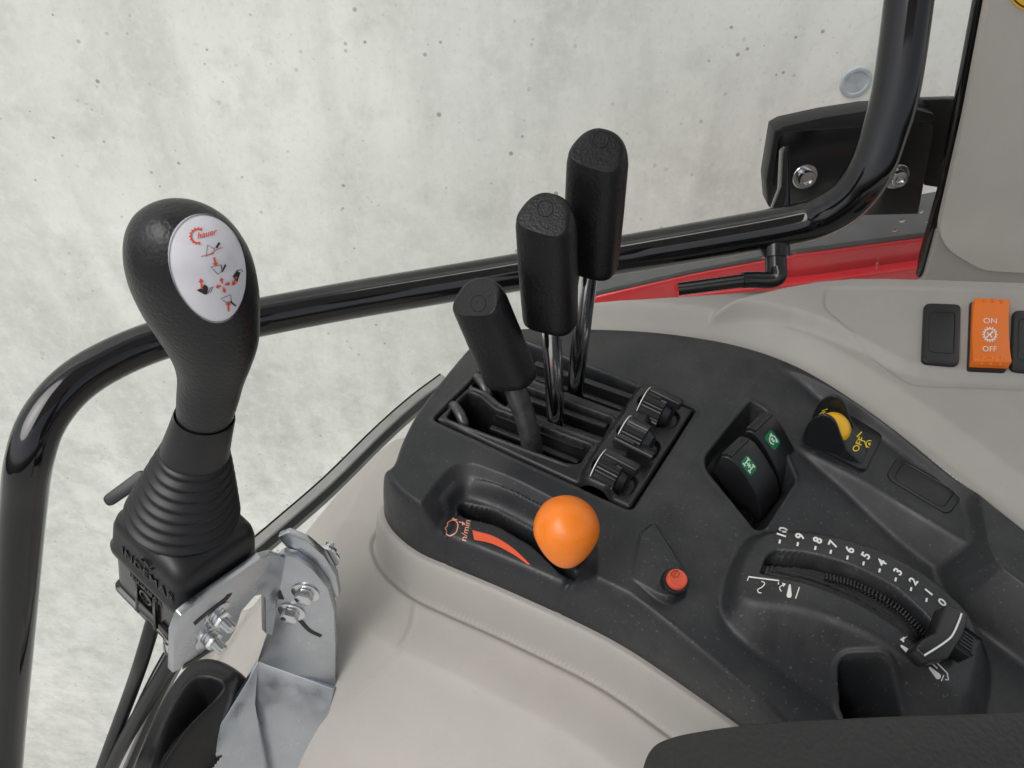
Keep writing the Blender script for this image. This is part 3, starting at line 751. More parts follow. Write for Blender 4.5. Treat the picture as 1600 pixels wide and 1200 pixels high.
for px, off, lab, c, kind in ((r1, (0, 0), 'nearer black rocker switch with green axle lock symbol', (1169.5, 727.5), 0), (r2, (30, -44), 'farther black rocker switch with green circular arrow symbol', (1206.5, 687.5), 1)):
    th, body = rocker(px, off, lab, kind)
    bb = bvh_of(body)
    ex, ey = np.array([.62, .80]), np.array([.62, -.78])      # along e1 and e2 on the tilted face
    def loc(pts): return [(c[0] + ex[0] * a + ey[0] * b, c[1] + ex[1] * a + ey[1] * b) for a, b in pts]
    rr = rround([np.array(p) for p in ((-10, -7.5), (10, -7.5), (10, 7.5), (-10, 7.5))], 3, 3)
    # dense label: fan in small cells so that it follows the curve
    ik = Ink()
    for i in range(8):
        for j in range(6):
            x0, x1, y0, y1 = -13 + i * 26 / 8, -13 + (i + 1) * 26 / 8, -9 + j * 3, -6 + j * 3
            if (i in (0, 7)) and (j in (0, 5)):
                s = 1 if i == 0 else -1; t2 = 1 if j == 0 else -1
                cx, cy = (x1, y1) if (s == 1 and t2 == 1) else (x1, y0) if s == 1 else (x0, y1) if t2 == 1 else (x0, y0)
                ik.poly(loc([(cx, cy), (cx - s * 3.25, cy), (cx, cy - t2 * 3)])); continue
            ik.poly(loc([(x0, y0), (x1, y0), (x1, y1), (x0, y1)]))
    lb = ik.build('green_label', M['green'], bb, th, eps=.0003)
    ik = Ink()
    if kind == 0:
        for a in (-7, 6):
            ik.stroke(loc([(a, -5.5), (a, 5.5)]), 1.8); ik.stroke(loc([(a - 3, -5.5), (a + 3, -5.5)]), 2.2); ik.stroke(loc([(a - 3, 5.5), (a + 3, 5.5)]), 2.2)
        ik.stroke(loc([(-7, 0), (6, 0)]), 1.6); ik.stroke(loc([(-3, -3), (2, 3)]), 1.5); ik.stroke(loc([(-3, 3), (2, -3)]), 1.5)
    else:
        q = [(6.5 * math.cos(R(a)), 5.5 * math.sin(R(a))) for a in range(30, 331, 25)]
        ik.stroke(loc(q), 1.8); ik.poly(loc([(3, 6.5), (9, 5), (6, .5)])); ik.poly(loc([(-9, 0), (-9, 5), (-4, 4)]))
        ik.stroke(loc([(-3, -2), (3, 2)]), 1.5); ik.stroke(loc([(-3, 2), (3, -2)]), 1.5); ik.stroke(loc([(-4, 0), (4, 0)]), 1.3)
    ik.build('symbol', M['green_ink'], bb, th, sub=lb, eps=.0006)

# guarded yellow switch
p0 = P(1300, 712, -.011)
ys = Thing('guarded_switch', 'black hooded rocker switch with round yellow button marked on and off', 'rocker switch', P(1300, 700, -.012))
low = [PP(u, v, p0, E2) for u, v in ((1346, 736), (1256, 692))]
prof = spline([PP(u, v, p0, E2) for u, v in ((1254, 686), (1270, 672), (1290, 668), (1306, 682), (1320, 700), (1334, 713), (1348, 726))], 4)
bm = bmesh.new(); add_prism(bm, prof + low, E2 * .0300, .0012, 3); body = bm_obj('rocker', bm, M['switch'], ys, 35)
bb = bvh_of(body)
hood = spline([PP(u, v, p0, E2) for u, v in ((1254, 683), (1262, 664), (1277, 651), (1292, 649), (1305, 659), (1313, 680), (1321, 700))], 4) + [PP(1312, 715, p0, E2), PP(1262, 692, p0, E2)]
bm = bmesh.new(); add_prism(bm, [p - E2 * .0004 for p in hood], E2 * .0028, .0009, 3); add_prism(bm, [p + E2 * .0241 for p in hood], E2 * .0028, .0009, 3); bm_obj('hood', bm, M['switch'], ys, 35)
bm = bmesh.new(); add_prism(bm, rround(zl([(1250, 688), (1286, 628), (1378, 682), (1350, 740)], -.0112), .005), EZ * .003, .0008); bm_obj('bezel', bm, M['switch'], ys)
yc = PP(1312, 664, p0 + E2 * .013, E2)
bm = bmesh.new(); ax = unit(EZ * .85 + E1 * .5)
add_lathe(bm, [(.0124, -.010), (.0123, 0), (.0115, .003), (.0096, .0058), (.0062, .0076), (.0024, .0083), (.0001, .0084)], yc - ax * .004, ax, 32); bm_obj('yellow_button', bm, M['yellow'], ys, 80)
ik = Ink().text('OFF', (1341, 695), (7.2, -12.5), (-13.5, -4.5), .01)
for k in range(3): ik.stroke([(1338 + k * 5, 683 + k * 2), (1346 + k * 5, 675 + k * 2)], 1.8)
ik.ring((1358, 694), 5.5, 1.6, 12); ik.disc((1358, 694), 2.2); ik.stroke([(1350, 689), (1353, 700), (1364, 700), (1366, 690)], 1.5)
ik.build('switch_print', M['yellow_ink'], bb, ys)
ik = Ink().text('ON', (1287, 645), (6, -9), (-8, -4), .01); ik.build('switch_print', M['yellow_ink'], bb, ys)

# blank switch plate on the ledge
def flush_plate(pts, bvh, th_, r, inset, mt, parent, name, name2, bevel=.0008):
    c = np.mean(np.array(pts), 0); pc_, n = hit(c[0], c[1], bvh)
    q = rround([PP(u, v, pc_, n) for u, v in pts], r)
    bm = bmesh.new(); add_prism(bm, [x - n * .001 for x in q], n * (th_ + .001), bevel, 3); o = bm_obj(name, bm, mt, parent, 35)
    if inset:
        cc = np.mean(q, 0); q2 = [cc + (x - cc) * inset + n * (th_ + .0001) for x in q]
        bm = bmesh.new(); add_tube(bm, q2 + [q2[0]], .0005, 6, False); bm_obj(name2, bm, mt, parent, 60)
    return o, pc_, n
bp_ = Thing('blank_switch_cover', 'flush black blank switch cover in the console tray', 'switch cover', P(1440, 765, -.012))
flush_plate([(1383, 746), (1402, 714), (1506, 772), (1482, 806)], bv_cover, .0012, .006, .78, M['switch'], bp_, 'cover_plate', 'inner_border')
bp2 = Thing('blank_switch_cover', 'black blank switch cover left of the orange switch', 'switch cover', PF(1470, 530, lambda x, y: .03))
flush_plate([(1442, 478), (1499, 480), (1496, 575), (1438, 570)], bv_ledge, .004, .006, .68, M['switch'], bp2, 'cover_plate', 'inner_border', .0015)
bp3 = Thing('blank_switch_cover', 'partly visible black blank switch cover right of the orange switch', 'switch cover', PF(1610, 540, lambda x, y: .03))
flush_plate([(1580, 489), (1640, 491), (1638, 587), (1576, 582)], bv_ledge, .004, .006, .68, M['switch'], bp3, 'cover_plate', 'inner_border', .0015)
osw = Thing('orange_switch', 'orange rocker switch marked on and off with a white gear', 'rocker switch', PF(1542, 540, lambda x, y: .03))
c, n = hit(1542, 530, bv_ledge)
q = [PP(u, v, c, n) for u, v in ((1514, 474), (1573, 476), (1571, 583), (1510, 580))]
bm = bmesh.new(); add_prism(bm, rround([x - n * .001 for x in q], .003), n * .003, .0006); bm_obj('switch_base', bm, M['switch'], osw)
lng = unit(q[0] - q[3]); ac = unit(q[1] - q[0]); W_ = np.linalg.norm(q[1] - q[0]) - .002; L_ = np.linalg.norm(q[0] - q[3])
prof = []
for k in range(13):
    t_ = k / 12; prof.append(q[3] + ac * .0012 + lng * (L_ * (.03 + .94 * t_)) + n * (.0065 + .0035 * (2 * t_ - 1) ** 2 - .0012 * t_))
prof += [q[0] + ac * .0012 - lng * L_ * .03 + n * .0005, q[3] + ac * .0012 + lng * L_ * .03 + n * .0005]
bm = bmesh.new(); add_prism(bm, prof, ac * W_, .0011, 3); body = bm_obj('rocker', bm, M['orange_sw'], osw, 35); bb = bvh_of(body)
bm = bmesh.new()
for side_ in (.07,):
    for k in range(3):
        a = q[3] + ac * (W_ * (.3 + .24 * k)) + lng * L_ * .045 + n * .0098
        add_tube(bm, [a - lng * .001 - n * .004, a + lng * .0015, a + lng * .004 - n * .0006], .0014, 8)
        a = q[0] + ac * (W_ * (.3 + .24 * k)) - lng * L_ * .045 + n * .0084
        add_tube(bm, [a - lng * .004 - n * .0006, a - lng * .0015, a + lng * .001 - n * .003], .0012, 8)
bm_obj('grip_ribs', bm, M['orange_sw'], osw, 60)
ik = Ink().text('ON', (1547, 502), (14, .3), (0, -12)).text('OFF', (1546, 546), (13, .4), (0, -12))
ik.ring((1546.5, 523), 9, 2, 20)
for k in range(16): ik.poly([(1546.5 + (9 + a) * math.cos(R(22.5 * k + b)), 523 + (9 + a) * math.sin(R(22.5 * k + b))) for a, b in ((0, -6), (3.2, -4), (3.2, 4), (0, 6))])
ik.stroke([(1542, 520), (1546, 524), (1551, 519)], 2).stroke([(1541, 528), (1551, 518)], 1.8).stroke([(1546, 523), (1550, 528)], 2)
ik.build('switch_print', M['white_ink'], bb, osw, eps=.0003)

# red push button
rb = Thing('push_button', 'small round red push button with engine stop symbol on black collar', 'push button', P(1054, 912, -.002))
c = P(1052, 912, 0); ax = unit(EZ + np.array([.12, -.25, 0]))
bm = bmesh.new(); add_lathe(bm, [(.0086, -.004), (.0086, .005), (.008, .0062), (.0066, .0064)], c, ax, 32); bm_obj('collar', bm, M['switch'], rb, 40)
bm = bmesh.new(); add_lathe(bm, [(.0065, .004), (.0065, .0088), (.006, .0098), (.005, .010), (.0046, .0096), (.0001, .0095)], c, ax, 32); body = bm_obj('button_cap', bm, M['red_btn'], rb, 40)
bb = bvh_of(body); cx, cy = 1054.5, 897
ik = Ink().stroke([(cx - 6, cy - 2), (cx - 3, cy - 2), (cx - 3, cy - 5), (cx + 4, cy - 5), (cx + 7, cy), (cx + 4, cy + 5), (cx - 3, cy + 5), (cx - 3, cy + 2), (cx - 6, cy + 2)], 1.3, True).stroke([(cx - 1, cy + 2), (cx + 2, cy - 3)], 1.2)
ik.build('symbol', mat('dark_red_print', (.25, .02, .01), .5), bb, rb, eps=.0003)

# ---------------- printed scale and symbols on the cover
scale = [('10', 1222, 834), ('9', 1249.5, 840), ('8', 1277, 846), ('7', 1301, 852), ('6', 1327, 861), ('5', 1352, 870), ('4', 1377, 881), ('3', 1402, 895), ('2', 1426, 910), ('1', 1450, 927), ('0', 1471, 943)]
ik = Ink()
for tx, u, v in scale:
    i = [s[0] for s in scale].index(tx)
    a = R(-72 + i * 2.4)
    ex = np.array([math.cos(a), math.sin(a)]); ey = np.array([ex[1], -ex[0]])
    ik.text(tx, (u + 1.0, v - 1), ex * 17, ey * 20, .03)
    dq = np.array([-.22, 1.]); 
    b0 = np.array([u - 2.5, v + 8.0]) if tx != '10' else np.array([u - 3, v + 10])
    ik.stroke([b0, b0 + np.array([-1.2, 6.])], 3.2)
ik.stroke([(1168, 908), (1170, 902), (1217, 908), (1216, 914)], 2.2)
ik.stroke(spline([(1190, 909), (1195, 912), (1191, 918), (1184, 922), (1186, 927), (1190, 927)], 3), 1.6)
ik.stroke(spline([(1221, 925), (1218, 919), (1224, 914)], 3), 1.6).poly([(1222, 911), (1228, 913), (1224, 918)])
def arm(ik, a, b, r0, r1):
    a = np.array(a, float); b = np.array(b, float); t_ = (b - a) / np.linalg.norm(b - a); n_ = np.array([-t_[1], t_[0]])
    ik.poly([a - n_ * r0, a + n_ * r0, b + n_ * r1, b - n_ * r1]); ik.disc(b, r1, 10); ik.disc(a, r0, 8)
arm(ik, (1234, 915), (1233, 931), 1.5, 4.0)
ik.stroke([(1249, 918), (1243, 936)], 1.8)
arm(ik, (1408, 1010), (1422, 1021), 1.8, 4.2)
ik.stroke(spline([(1410, 1004), (1412, 998), (1418, 994)], 3), 1.8).poly([(1405, 1000), (1412, 995), (1412, 1004)])
ik.stroke([(1436, 1013), (1431, 1026)], 1.8)
arm(ik, (1452, 1044), (1465, 1057), 1.8, 4.4)
ik.stroke([(1446, 1028), (1464, 1045)], 2).poly([(1442, 1024), (1451, 1027), (1445, 1033)])
ik.stroke([(1463, 1036), (1479, 1052), (1481, 1063), (1476, 1062)], 2.2).stroke([(1474, 1055), (1470, 1064)], 1.7)
ik.build('scale_print', M['white_ink'], bv_cover, con, sub=cover, eps=.0005)
ik = Ink()
wq = spline([(738, 829), (770, 838), (800, 856), (828, 882)], 6); wl = spline([(741, 844), (768, 850), (797, 864), (826, 883)], 6)
for i in range(len(wq) - 1): ik.poly([wq[i], wq[i + 1], wl[i + 1], wl[i]])
ik.build('throttle_print', M['red_ink'], bv_cover, con, sub=cover, eps=.0005); ik = Ink()
ik.text('n/min', (728, 829), (3.2, -14.5), (-13, -3.5), .008)
ik.stroke(rround([np.array(p) for p in ((694, 826), (699, 822), (698, 817), (706, 812), (714, 815), (716, 822), (713, 833), (703, 838), (697, 834), (697, 828))], 3, 2), 1.6, True)
ik.stroke([(706, 811), (715, 813)], 1.6).poly([(705, 811), (709, 808), (708, 815)]).stroke([(717, 816), (724, 818)], 1.6).poly([(727, 819), (722, 815), (722, 822)])
ik.build('throttle_print', M['pale_ink'], bv_cover, con, sub=cover, eps=.0005)

# ---------------- hand throttle
th = Thing('throttle_knob', 'large orange ball knob on the hand throttle lever', 'knob', P(880, 880, -.03))
kc = PD(885, 826, .47)
bm = bmesh.new(); add_tube(bm, spline([P(905, 892, -.05), P(895, 880, -.02), kc + np.array([0, 0, -.012])], 6), .005, 14); bm_obj('lever_arm', bm, M['darkbar'], th, 60)
ax = unit(UP * 1.0 - FW * .25); prof = []
r0 = .0203
for k in range(25):
    a = math.pi * k / 24; y = -math.cos(a); rr = math.sin(a)
    rr *= (1.0 if y > -.1 else 1 - .22 * (abs(y + .1) / .9) ** 1.0)
    hh = y * (1.0 if y > 0 else 1.25)
    prof.append((r0 * rr, r0 * hh))
bm = bmesh.new(); add_lathe(bm, prof, kc, ax, 48); ball = bm_obj('ball', bm, M['orange'], th, 180)
side_ = unit(np.cross(ax, FW)); seam_ = unit(np.cross(side_, ax))
bm = bmesh.new(); add_tube(bm, [kc + ax * h + unit(side_ * .9 + seam_ * .44) * (r + .00002) for r, h in prof[1:-1]], .00022, 6); bm_obj('mould_seam', bm, M['orange'], th, 60, sub=ball)

# ---------------- three hydraulic levers
def lever(base_px, base_z, pts_px, grip_px, rod_r, rodmat, label, flat=False, grip_w=.0190):
    b0 = P(base_px[0], base_px[1], base_z)
    th = Thing('control_lever', label, 'lever', b0, 'hydraulic control levers')
    pp = [PP(u, v, b0, E2) for u, v in pts_px]
    gb, gt = PP(*grip_px[0], b0, E2), PP(*grip_px[1], b0, E2)
    ax = unit(gt - gb); L_ = np.linalg.norm(gt - gb)
    path = spline([b0 - EZ * .04 - E1 * .0] + [b0] + pp + [gb + ax * .015], 6)
    bm = bmesh.new(); add_tube(bm, path, rod_r, 20); bm_obj('rod', bm, rodmat, th, 60)
    wx = unit(E1 - ax * np.dot(E1, ax)); wy = np.cross(ax, wx)           # wy points along e2 or against it
    if np.dot(wy, E2) > 0: wy = -wy                                       # toward the driver
    yaw = R(4); wx, wy = wx * math.cos(yaw) - wy * math.sin(yaw) * -1 * -1, wy * math.cos(yaw) + wx * math.sin(yaw)
    n = 48; rings = []; hw, hd = grip_w, .0128
    prof = [(0, .80), (.0006, .90), (.002, .96), (.004, .99)] + [(L_ * t_, 1.0 + .03 * math.sin(t_ * 3)) for t_ in np.linspace(.06, .79, 18)]
    for k in range(1, 15):
        a = math.pi / 2 * k / 14; prof.append((L_ * .79 + L_ * .21 * math.sin(a), max(math.cos(a), .02) ** 1.0))
    for h, sc_ in prof:
        ring = []
        for j in range(n):
            a = 2 * math.pi * j / n; ca, sa = math.cos(a), math.sin(a)
            x = hw * math.copysign(abs(ca) ** .62, ca) * sc_; y = hd * math.copysign(abs(sa) ** .62, sa) * (sc_ if h < L_ * .5 else min(1.0, max(sc_, .02) ** .28 + .02))
            hh = h
            lim = L_ * .995 - (y + hd) * .72 - .12 * x      # slanted thumb face on the driver's side
            if hh > L_ * .5:
                k_ = .004; d_ = (lim - hh)
                hq = min(max(.5 + .5 * d_ / k_, 0), 1); hh = lim + (hh - lim) * hq - k_ * hq * (1 - hq)
            ring.append(Vector(gb + ax * hh + wx * x + wy * y))
        rings.append(ring)
    bm = bmesh.new(); add_rings(bm, rings); g = bm_obj('grip', bm, M['lever_grip'], th, 180)
    return th, g, (gb, gt, ax, wx, wy, L_, hd)
lv = []
lv.append(lever((832, 712), -.012, [(826, 672), (812, 628)], [(802, 598), (735, 440)], .0080, M['darkbar'], 'shortest black lever, leaning left on a bent dark bar'))
lv.append(lever((869, 668), -.010, [(866, 600)], [(860, 508), (851, 306)], .0070, M['chrome'], 'middle black lever on straight chrome rod, second tallest'))
lv.append(lever((899, 616), -.008, [(906, 540)], [(922, 422), (937, 204)], .0070, M['chrome'], 'tallest and farthest black lever on straight chrome rod'))
for (th, g, (gb, gt, ax, wx, wy, L_, hd)), c in zip(lv, ((747, 474), (852, 326), (939, 218))):
    bb = bvh_of(g); q = []
    for k in range(25):
        p, n = hit(c[0] + 12 * math.cos(2 * math.pi * k / 24), c[1] + 13 * math.sin(2 * math.pi * k / 24), bb)
        if p is not None: q.append(p)
    if len(q) > 10:
        bm = bmesh.new(); add_tube(bm, q, .0003, 6); bm_obj('moulded_ring', bm, M['lever_grip'], th, 60, sub=g)

# ---------------- position lever on the quadrant
pb = PF(1478, 1000, zq)
pl = Thing('position_lever', 'black sliding quadrant handle with white pointer line at zero', 'lever', pb)
qs = (pb - sc) @ E1; tq = unit(E1 + EZ * (-qs / .165)); nq = unit(np.cross(tq, E2)); nq = nq if nq[2] > 0 else -nq
hp = [(1478, 944), (1500, 950), (1514, 962), (1508, 990), (1484, 1028), (1452, 1034), (1432, 1012), (1442, 998), (1462, 988)]
cpt = pb + nq * .015
pq = [PP(u, v, cpt, nq) for u, v in hp]
bm = bmesh.new(); add_prism(bm, pq, -nq * .011, .0016, 3); body = bm_obj('handle', bm, M['switch'], pl, 35)
bb = bvh_of(body)
ik = Ink()
wl_ = spline([(1503, 955), (1498, 970), (1488, 992), (1478, 1002), (1462, 1013), (1444, 1024)], 4)
ik.stroke(wl_, 3.2); ik.build('pointer_line', M['white_ink'], bb, pl, eps=.0004)
bc = PP(1500, 1006, pb + nq * .008, nq)
bm = bmesh.new(); add_box(bm, bc, (unit(E2 * 1 + tq * .2), tq, nq), (.0075, .005, .005), .0015, 3)
for k in range(5): add_box(bm, bc + nq * .0051 + E2 * (k - 2) * .0024, (E2, tq, nq), (.0006, .004, .0005))
bm_obj('thumb_button', bm, M['switch'], pl, 40)
bm = bmesh.new(); add_box(bm, pb + nq * .002, (tq, E2, nq), (.006, .010, .008)); bm_obj('lever_arm', bm, M['dark'], pl)

# ================================================================== ARMREST
ar = Thing('armrest', 'black grained vinyl armrest at the lower right corner', 'armrest', P(1350, 1180, .05))
za = .075
aq = zl([(1000, 1260), (1006, 1190), (1022, 1162), (1060, 1148), (1130, 1136), (1220, 1127), (1400, 1118), (1620, 1112), (1800, 1106), (1800, 1500), (1000, 1500)], za)
bm = bmesh.new(); add_prism(bm, rround(aq, .010, 5), (0, 0, -.055), .009, 5); bm_obj('pad', bm, M['armrest'], ar, 60)

# ================================================================== JOYSTICK
JB = PD(285, 802, .44); JY = JB[1]; zB = JB[2]
AX = unit(EZ + RT * .30); BX = unit(RT - AX * np.dot(RT, AX)); BY = np.cross(AX, BX)
js = Thing('joystick', 'tall black loader joystick with round symbol badge and ribbed boot', 'joystick', JB + np.array([0, 0, -.07]))
def ring_at(u, v, hw, ratio=.95, n=48, dy=0.0, pw=1.0):
    c = PY(u, v, JY) ; dep = np.dot(c - C0, FW); a = hw * dep / F_PX; b = a * ratio
    return [Vector(c + BX * a * math.cos(2 * math.pi * k / n) + BY * b * math.sin(2 * math.pi * k / n)) for k in range(n)]
lev = [(319, 662, 40, .95), (320, 650, 42, .95), (325, 622, 46, .92), (330, 590, 50, .9), (331, 560, 60, .86), (325, 525, 76, .80), (314, 488, 89, .78), (305, 450, 97, .78), (299, 415, 98, .80), (295, 385, 93, .80), (292, 362, 82, .82), (291, 346, 68, .84), (290, 334, 50, .86), (290, 327, 30, .9), (290, 324, 10, 1)]
lv_np = spline([np.array(l, float) for l in lev], 5)
bm = bmesh.new(); add_rings(bm, [ring_at(l[0], l[1], max(l[2], 1), l[3], 56) for l in lv_np]); grip = bm_obj('grip', bm, M['grip'], js, 180)
bm = bmesh.new(); add_rings(bm, [ring_at(*l) for l in ((318, 663, 38), (319.5, 650, 43.5), (320, 648.5, 45), (319.5, 652, 46), (313, 675, 48), (306, 700, 51), (304, 710, 51))]); bm_obj('collar', bm, M['rubber'], js, 60)
rings = []; nb = 8
for k in range(nb * 8 + 1):
    t_ = k / (nb * 8); u, v = 305 + (285 - 305) * t_, 703 + (803 - 703) * t_
    hw = 50 + (86 - 50) * t_ ** .9
    rings.append(ring_at(u, v, hw - 7.0 * (.5 + .5 * math.cos(2 * math.pi * k / 8)) ** .8 + 1, 1.0))
bm = bmesh.new(); add_rings(bm, rings); bm_obj('ribbed_boot', bm, M['rubber'], js, 180)
# boot block and switch box
cl, cf, cr_ = PP(166, 800, JB, AX), PP(281, 912, JB, AX), PP(395, 822, JB, AX)
# make a true rectangle around the boot centre
d1_ = unit(cf - cl); d2_ = unit(np.cross(AX, d1_))
if np.dot(d2_, cr_ - cf) < 0: d2_ = -d2_
wl1 = np.dot(cf - cl, d1_); wl2 = max(np.dot(cr_ - cf, d2_), .055); wl2 = min(wl2, wl1 * 1.15)
def sq(z, g, r): return rround([cl + AX * (z - zB) - d1_ * g - d2_ * g, cf + AX * (z - zB) + d1_ * g - d2_ * g, cf + AX * (z - zB) + d1_ * g + d2_ * (wl2 + g), cl + AX * (z - zB) - d1_ * g + d2_ * (wl2 + g)], r, 6)
rings = [sq(zB + z, g, r) for z, g, r in ((.003, -.012, .02), (.002, -.007, .016), (.000, -.0035, .012), (-.004, -.001, .010), (-.010, .0, .009), (-.026, .0008, .009), (-.029, .0018, .009), (-.033, .0016, .009), (-.035, 0., .009))]
bm = bmesh.new(); add_rings(bm, [[Vector(p) for p in r] for r in rings]); boot = bm_obj('boot_block', bm, M['rubber'], js, 60)
rings = [sq(zB + z, g, r) for z, g, r in ((-.034, -.0015, .006), (-.072, -.0015, .006), (-.073, .0003, .006), (-.076, .0003, .006), (-.0765, -.001, .006))]
bm = bmesh.new(); add_rings(bm, [[Vector(p) for p in r] for r in rings]); box = bm_obj('switch_box', bm, M['paint'], js, 40)
nl = -d2_      # outward normal of the left front face
def face_l(s, z, o=0.): return cl + d1_ * (wl1 * s) + AX * z + nl * (o + .0003)
bm = bmesh.new()
for s in (.40, .66):
    add_box(bm, face_l(s, -.056, -.0005), (d1_, AX, nl), (.0012, .017, .0012), .0004)
add_box(bm, face_l(.53, -.0395, -.0005), (d1_, AX, nl), (.010, .0012, .0012), .0004)
add_box(bm, face_l(.53, -.064, -.0008), (d1_, AX, nl), (.0085, .006, .0012), .0004)
add_lathe(bm, [(.0055, 0), (.0055, .0012), (.0042, .0014), (.004, .0004), (.001, .0004)], face_l(.53, -.049, -.001), nl, 24)
add_box(bm, face_l(.80, -.066, -.0005), (d1_, AX, nl), (.005, .003, .0012), .0006)
bm_obj('box_ribs', bm, M['paint'], js, 40, sub=box)
# moulded lettering on the boot block
def raised_text(txt, s, z, size, name):
    cu = bpy.data.curves.new('t', 'FONT'); cu.body = txt; cu.align_x = 'CENTER'; cu.align_y = 'CENTER'; cu.size = size; cu.extrude = .00025; cu.offset = .0001; cu.space_character = 1.15
    o = bpy.data.objects.new('t', cu); COL.objects.link(o); me = bpy.data.meshes.new_from_object(o.evaluated_get(bpy.context.evaluated_depsgraph_get()))
    V = [face_l(s, z, .0008) + d1_ * v.co.x + AX * v.co.y + nl * v.co.z for v in me.vertices]; F = [list(p.vertices) for p in me.polygons]
    bpy.data.objects.remove(o); bpy.data.curves.remove(cu); bpy.data.meshes.remove(me)
    return mesh_obj(name, V, F, M['rubber'], js, 0, boot)
raised_text('INDEMAR', .58, -.0205, .0095, 'moulded_lettering')
bm = bmesh.new()
for k in range(4): add_box(bm, face_l(.58, -.0105, .0006) + d1_ * (k - 1.5) * .0024 + AX * (.0016 if k in (1, 2) else -.0004), (d1_ + AX * (.6 if k % 2 else -.6), AX, nl), (.0011, .0007, .0006))
bm_obj('moulded_emblem', bm, M['rubber'], js, 0, sub=boot)
raised_text('INDEMAR', .56, -.037, .006, 'moulded_lettering')
# small flat tab sticking out at the left
bm = bmesh.new(); a_, b_ = PD(225, 742, .455), PD(163, 786, .455)
tb = unit(b_ - a_); up_ = unit(np.cross(tb, FW)); up_ = up_ if up_[2] > 0 else -up_
add_prism(bm, rround([a_ + up_ * .0042, b_ + up_ * .0036, b_ - up_ * .0036, a_ - up_ * .0042], .0034, 5), FW * .004, .0008); bm_obj('release_tab', bm, M['rubber'], js)
# screw and cable gland under the box
sp = face_l(.86, -.075, -.002); bm = bmesh.new(); add_lathe(bm, [(.0035, 0), (.0035, -.0045), (.0024, -.0055), (.0001, -.0056)], sp, AX, 20); bm_obj('screw', bm, M['bolt'], js, 40)
gd = cf + AX * -.0765 + d2_ * .004 - d1_ * .010
bm = bmesh.new(); add_lathe(bm, [(.0058, 0), (.0058, -.012), (.0053, -.013), (.004, -.013)], gd, AX, 28); bm_obj('cable_gland', bm, M['chrome'], js, 40)
gdep = float(np.dot(gd - C0, FW))
bm = bmesh.new(); add_tube(bm, spline([gd - AX * .010, gd - AX * .022, PD(222, 1110, gdep + .05), PD(188, 1170, gdep + .08), PD(150, 1250, gdep + .12)], 8), .0050, 16); bm_obj('cable', bm, M['rubber'], js, 60)
g2 = gd - d1_ * .017
bm = bmesh.new(); add_tube(bm, spline([g2 + AX * .005, PD(222, 1030, gdep + .02), PD(203, 1085, gdep + .05), PD(160, 1200, gdep + .10), PD(140, 1260, gdep + .13)], 8), .0046, 16); bm_obj('cable', bm, M['rubber'], js, 60)
# badge
bb = bvh_of(grip); bcx, bcy, bra, brb, brot = 325.5, 419.5, 60, 89, R(-15)
def bpx(r, a):
    x, y = bra * r * math.cos(a), brb * r * math.sin(a)
    x *= 1 + .10 * (-y / brb)      # slightly egg shaped, wider at the top
    return bcx + x * math.cos(brot) - y * math.sin(brot), bcy + x * math.sin(brot) + y * math.cos(brot)
def bdisc(r0, r1, off0, off1, nr, name, mt, sub=None):
    V, F = [], []; n = 56
    for i in range(nr + 1):
        r = r0 + (r1 - r0) * i / nr
        for k in range(n):
            u, v = bpx(r, 2 * math.pi * k / n); p, nn = hit(u, v, bb)
            V.append(p + nn * (off0 + (off1 - off0) * i / nr))
    for i in range(nr):
        for k in range(n): F.append((i * n + k, i * n + (k + 1) % n, (i + 1) * n + (k + 1) % n, (i + 1) * n + k))
    if r0 < .05: F.append(list(range(n))[::-1])
    return mesh_obj(name, V, F, mt, js, 60, sub)
badge = bdisc(.01, .93, .0012, .0009, 10, 'badge', M['badge'])
bdisc(.925, 1.0, .0013, -.0004, 5, 'badge_rim', M['badge_rim'], badge)
red, blk = Ink(), Ink()
gc = (309, 369)
red.ring(gc, 10.5, 2.2, 20, None, 70, 305)
for k in range(10):
    a = 80 + k * 24
    red.poly([(gc[0] + (10.5 + r_) * math.cos(R(a + b)), gc[1] + (10.5 + r_) * math.sin(R(a + b))) for r_, b in ((0, -7), (3.2, -5), (3.2, 5), (0, 7))])
red.text('hauer', (323.5, 365.5), (13.2, -3.2), (1.5, -14.5), .012)
red.stroke(spline([(314, 400.5), (322, 399), (330, 396), (338, 390), (347, 387)], 4), 1.3)
blk.stroke([(324, 383), (335, 389), (333, 396), (322, 400)], 1., True); blk.poly([(336, 387), (341, 378.5), (344, 380), (339, 388)])
def arrow(p, q, w=3., hd_=6.):
    p = np.array(p, float); q = np.array(q, float); t_ = (q - p) / np.linalg.norm(q - p); n_ = np.array([-t_[1], t_[0]]); b = q - t_ * hd_
    red.poly([p - n_ * w / 2, p + n_ * w / 2, b + n_ * w / 2, b - n_ * w / 2]); red.poly([b - n_ * w * 1.45, b + n_ * w * 1.45, q])
arrow((334, 402), (337.5, 416.5))
blk.stroke([(329, 417), (345, 413.5), (346, 424), (340, 428.5)], 1., True); blk.stroke([(345, 413.5), (347, 420)], 1.); blk.poly([(346, 424), (351, 412), (353, 415), (347.5, 425)])
for a in (-105, -15, 75, 165): arrow((348 + 3 * math.cos(R(a)), 445.5 + 3 * math.sin(R(a))), (348 + 12 * math.cos(R(a)), 445.5 + 12.5 * math.sin(R(a))), 2.6, 5)
blk.poly([(307, 453), (314, 450), (320, 444), (325, 449), (324, 459), (320, 460)]); blk.stroke([(325, 458), (329, 449), (332.5, 447.5), (329, 456)], 1.); arrow((315.5, 451), (313.5, 434.5))
blk.poly([(363, 432), (369, 423), (375, 426), (370, 441), (366, 435)]); blk.stroke([(369, 423), (377, 421), (378, 425)], 1.1); arrow((369, 432), (363, 446.5))
